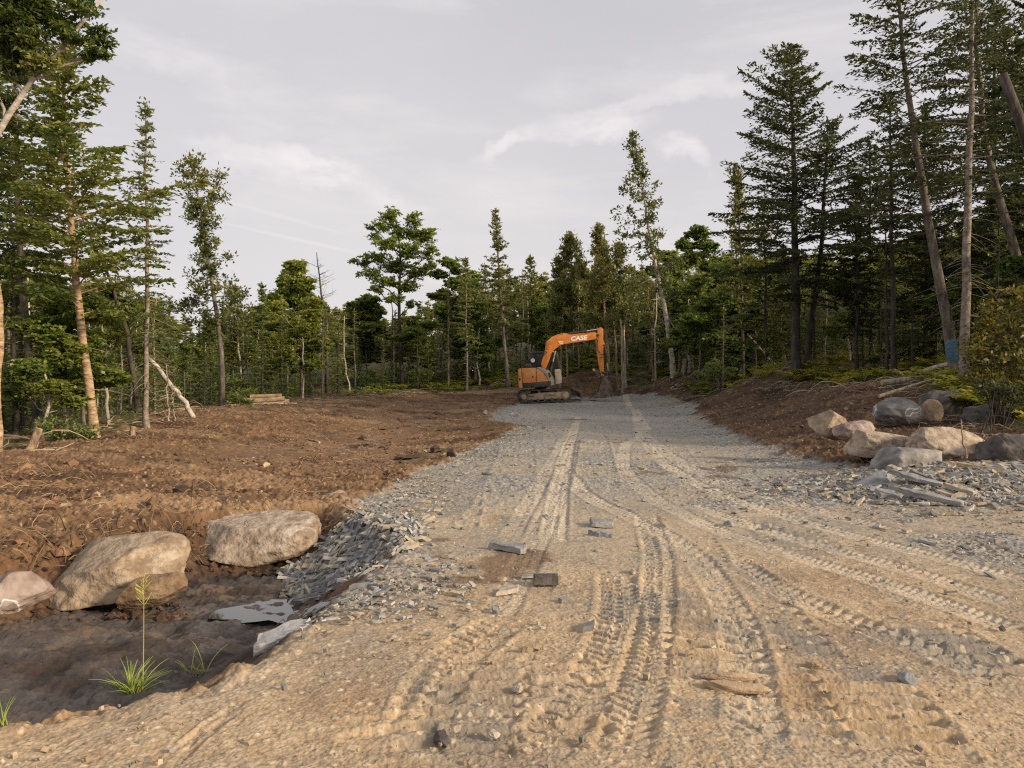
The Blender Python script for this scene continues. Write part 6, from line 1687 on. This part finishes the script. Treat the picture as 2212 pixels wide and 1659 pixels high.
# water
WATER, wnt, wb = nodes('still_muddy_water')
wb.inputs['Base Color'].default_value = (.20, .155, .11, 1); wb.inputs['Roughness'].default_value = .07; wb.inputs['IOR'].default_value = 1.7
POOL, pnt, pb = nodes('still_clear_water')
pb.inputs['Base Color'].default_value = (.05, .042, .035, 1); pb.inputs['Roughness'].default_value = .03; pb.inputs['IOR'].default_value = 2.2
def puddle(x, y, rx, ry, z, rot, label, seed):
    a = np.linspace(0, 2 * np.pi, 40, False); r = np.random.default_rng(seed)
    k = 1 + .16 * np.sin(2 * a + r.uniform(0, 6)) + .12 * np.sin(3 * a + r.uniform(0, 6)) + .07 * np.sin(7 * a + r.uniform(0, 6)) + .06 * np.sin(11 * a + r.uniform(0, 6))
    X, Y = rx * k * np.cos(a), ry * k * np.sin(a); c, s = math.cos(rot), math.sin(rot)
    V = np.c_[np.r_[0, X * c - Y * s] + x, np.r_[0, X * s + Y * c] + y, np.full(41, z)]
    i = np.arange(40)
    me = np_mesh('puddle', V, None, np.stack([np.zeros(40, int), 1 + i, 1 + (i + 1) % 40], -1), True)
    tag(link('puddle', me, POOL if seed == 1 else WATER), label, 'puddle', None, 'structure')
def pz(x, y, dz): return h0(x, y) + dz
puddle(-1.86, 6.86, .62, .42, -.463, .45, 'still water at the end of the ditch reflecting the sky', 1)
for (px, py, rx, ry, rot, dz, lb, sd) in [(905, 900, .9, .8, .3, .0, 'olive brown puddle in the flat mud left of the excavator', 3), (945, 982, .9, .45, .4, .0, 'bright puddle in the mud by the slate road edge', 4), (1000, 972, .55, .4, .4, .0, 'small puddle against the slate road edge', 8),
                                         (790, 960, 1.3, .35, .9, .0, 'long wet streak at the foot of the soil bank', 5), (720, 965, 1.1, .3, .8, .0, 'wet rut beside the long streak of water', 6), (845, 975, .8, .3, .2, .0, 'thin pool across the wheel ruts', 7), (830, 925, 1.6, .28, 1.15, .0, 'narrow pool running along the base of the bank', 9)]:
    p = hit(px, py); puddle(p[0], p[1], rx, ry, h0(p[0], p[1]) + dz, rot, lb, sd)
# ------------------------------------------------------------------ light
SUN_AZ, SUN_EL = R(116), R(21)          # azimuth from +Y towards +X
w = bpy.data.worlds.new('World'); SC.world = w
w.use_nodes = True
nt = w.node_tree
bg = nt.nodes['Background']
sky = N(nt, 'ShaderNodeTexSky'); sky.sky_type = 'NISHITA'
sky.sun_disc = False; sky.sun_elevation = SUN_EL; sky.sun_rotation = SUN_AZ
sky.air_density = 1.0; sky.dust_density = 2.0; sky.ozone_density = 1.5
tc = N(nt, 'ShaderNodeTexCoord')
def cloudnoise(scale, stretch, detail, rough, loc=(0, 0, 0)):
    mp = N(nt, 'ShaderNodeMapping'); mp.inputs['Scale'].default_value = stretch; mp.inputs['Location'].default_value = loc
    mp.inputs['Rotation'].default_value = (0, 0, R(-12))
    nt.links.new(tc.outputs['Generated'], mp.inputs[0])
    n = N(nt, 'ShaderNodeTexNoise'); n.inputs['Scale'].default_value = scale; n.inputs['Detail'].default_value = detail; n.inputs['Roughness'].default_value = rough
    n.inputs['Distortion'].default_value = .35
    nt.links.new(mp.outputs[0], n.inputs['Vector'])
    return n.outputs[0]
def wmix(fac, a, b_, blend='MIX'):
    mx = N(nt, 'ShaderNodeMix', data_type='RGBA', blend_type=blend)
    if isinstance(fac, (int, float)): mx.inputs[0].default_value = fac
    else: nt.links.new(fac, mx.inputs[0])
    for i, v in ((6, a), (7, b_)):
        if isinstance(v, tuple): mx.inputs[i].default_value = (*v, 1)
        else: nt.links.new(v, mx.inputs[i])
    return mx.outputs[2]
veil = ramp(nt, cloudnoise(1.7, (1, 1, 3.0), 5, .55, (2, 0, 0)), [(.3, (4.85, 4.72, 4.92)), (.55, (5.35, 5.15, 5.25)), (.75, (6.05, 5.75, 5.7))]).outputs[0]
wisp = ramp(nt, cloudnoise(3.4, (1, 1, 4.2), 9, .6, (5.3, 1, 2)), [(.52, 0.0), (.72, 1.0)]).outputs[0]
# paler band towards the horizon
sx = N(nt, 'ShaderNodeSeparateXYZ'); nt.links.new(tc.outputs['Generated'], sx.inputs[0])
hz = N(nt, 'ShaderNodeMapRange'); hz.inputs[1].default_value = .0; hz.inputs[2].default_value = .45; hz.inputs[3].default_value = .62; hz.inputs[4].default_value = 0.0
nt.links.new(sx.outputs[2], hz.inputs[0])
c = wmix(.88, sky.outputs[0], veil)
c = wmix(hz.outputs[0], c, (6.65, 6.3, 6.25))
wm = N(nt, 'ShaderNodeMath', operation='MULTIPLY'); wm.inputs[1].default_value = .38
nt.links.new(wisp, wm.inputs[0])
c = wmix(wm.outputs[0], c, (7.1, 6.65, 6.6))
# individual clouds and vapour trails, each fixed in its own part of the sky
def skypatch(px, py, w_, h_, ang, col, amt, noise=None):
    global c
    d = Vector(ray(px, py)).normalized(); t1 = d.cross(Vector((0, 0, 1))).normalized(); t2 = t1.cross(d)
    ca, sa = math.cos(R(ang)), math.sin(R(ang)); a1 = t1 * ca + t2 * sa; a2 = -t1 * sa + t2 * ca
    qs = []
    for ax, ww in ((a1, w_ / FPX), (a2, h_ / FPX)):
        dn = N(nt, 'ShaderNodeVectorMath', operation='DOT_PRODUCT'); nt.links.new(wv_, dn.inputs[0]); dn.inputs[1].default_value = ax / ww
        pw = N(nt, 'ShaderNodeMath', operation='MULTIPLY'); nt.links.new(dn.outputs['Value'], pw.inputs[0]); nt.links.new(dn.outputs['Value'], pw.inputs[1]); qs.append(pw.outputs[0])
    ad = N(nt, 'ShaderNodeMath', operation='ADD'); nt.links.new(qs[0], ad.inputs[0]); nt.links.new(qs[1], ad.inputs[1])
    mr = N(nt, 'ShaderNodeMapRange', interpolation_type='SMOOTHSTEP'); nt.links.new(ad.outputs[0], mr.inputs[0]); mr.inputs[1].default_value = 0; mr.inputs[2].default_value = 1; mr.inputs[3].default_value = amt; mr.inputs[4].default_value = 0
    dd = N(nt, 'ShaderNodeVectorMath', operation='DOT_PRODUCT'); nt.links.new(wv_, dd.inputs[0]); dd.inputs[1].default_value = d
    gt = N(nt, 'ShaderNodeMath', operation='GREATER_THAN'); nt.links.new(dd.outputs['Value'], gt.inputs[0]); gt.inputs[1].default_value = .2
    f = N(nt, 'ShaderNodeMath', operation='MULTIPLY'); nt.links.new(mr.outputs[0], f.inputs[0]); nt.links.new(gt.outputs[0], f.inputs[1]); f = f.outputs[0]
    if noise is not None:
        g = N(nt, 'ShaderNodeMath', operation='MULTIPLY'); nt.links.new(f, g.inputs[0]); nt.links.new(noise, g.inputs[1]); f = g.outputs[0]
    c = wmix(f, c, col)
# ragged edges: the lookup direction is stirred by noise
wn = N(nt, 'ShaderNodeTexNoise'); wn.inputs['Scale'].default_value = 9; wn.inputs['Detail'].default_value = 7; wn.inputs['Roughness'].default_value = .62
nt.links.new(tc.outputs['Generated'], wn.inputs['Vector'])
ws = N(nt, 'ShaderNodeVectorMath', operation='MULTIPLY_ADD'); nt.links.new(wn.outputs['Color'], ws.inputs[0]); ws.inputs[1].default_value = (.09, .09, .09); ws.inputs[2].default_value = (-.045, -.045, -.045)
wa = N(nt, 'ShaderNodeVectorMath', operation='ADD'); nt.links.new(tc.outputs['Generated'], wa.inputs[0]); nt.links.new(ws.outputs[0], wa.inputs[1])
wv_ = wa.outputs[0]
nz_ = ramp(nt, cloudnoise(14, (1, 1, 2.2), 8, .65, (1, 3, 0)), [(.36, .25), (.62, 1.0)]).outputs[0]
W_ = (7.5, 7.0, 7.0)
skypatch(1290, 285, 150, 34, 4, W_, .62, nz_)
skypatch(1110, 305, 110, 26, 18, W_, .55, nz_)
skypatch(1480, 335, 80, 24, -24, W_, .6, nz_)
skypatch(1450, 215, 330, 26, 7, W_, .4, nz_)
skypatch(620, 365, 210, 46, -8, W_, .55, nz_)
skypatch(760, 400, 220, 40, -14, W_, .4, nz_)
skypatch(340, 110, 200, 50, -12, W_, .35, nz_)
wv_ = tc.outputs['Generated']
skypatch(640, 517, 190, 5, -10.5, W_, .24)
skypatch(610, 468, 150, 6, -13, W_, .18)
nt.links.new(c, bg.inputs['Color'])
bg.inputs['Strength'].default_value = 0.099

sd = bpy.data.lights.new('sun', 'SUN')
sd.energy = 3.9; sd.angle = R(10); sd.color = (1.0, .80, .58)
so_ = bpy.data.objects.new('sun', sd); COL.objects.link(so_)
dv = Vector((math.sin(SUN_AZ) * math.cos(SUN_EL), math.cos(SUN_AZ) * math.cos(SUN_EL), math.sin(SUN_EL)))
so_.rotation_euler = dv.to_track_quat('Z', 'Y').to_euler()
so_.location = (0, 0, 30)

SC.view_settings.view_transform = 'Standard'
SC.view_settings.look = 'None'
SC.view_settings.exposure = 0.42
SC.view_settings.gamma = 1.0
cy = SC.cycles
cy.max_bounces = 6; cy.diffuse_bounces = 3; cy.glossy_bounces = 2; cy.transmission_bounces = 3; cy.transparent_max_bounces = 4
cy.use_denoising = False
cy.filter_width = 1.2
cy.sample_clamp_indirect = 4.0
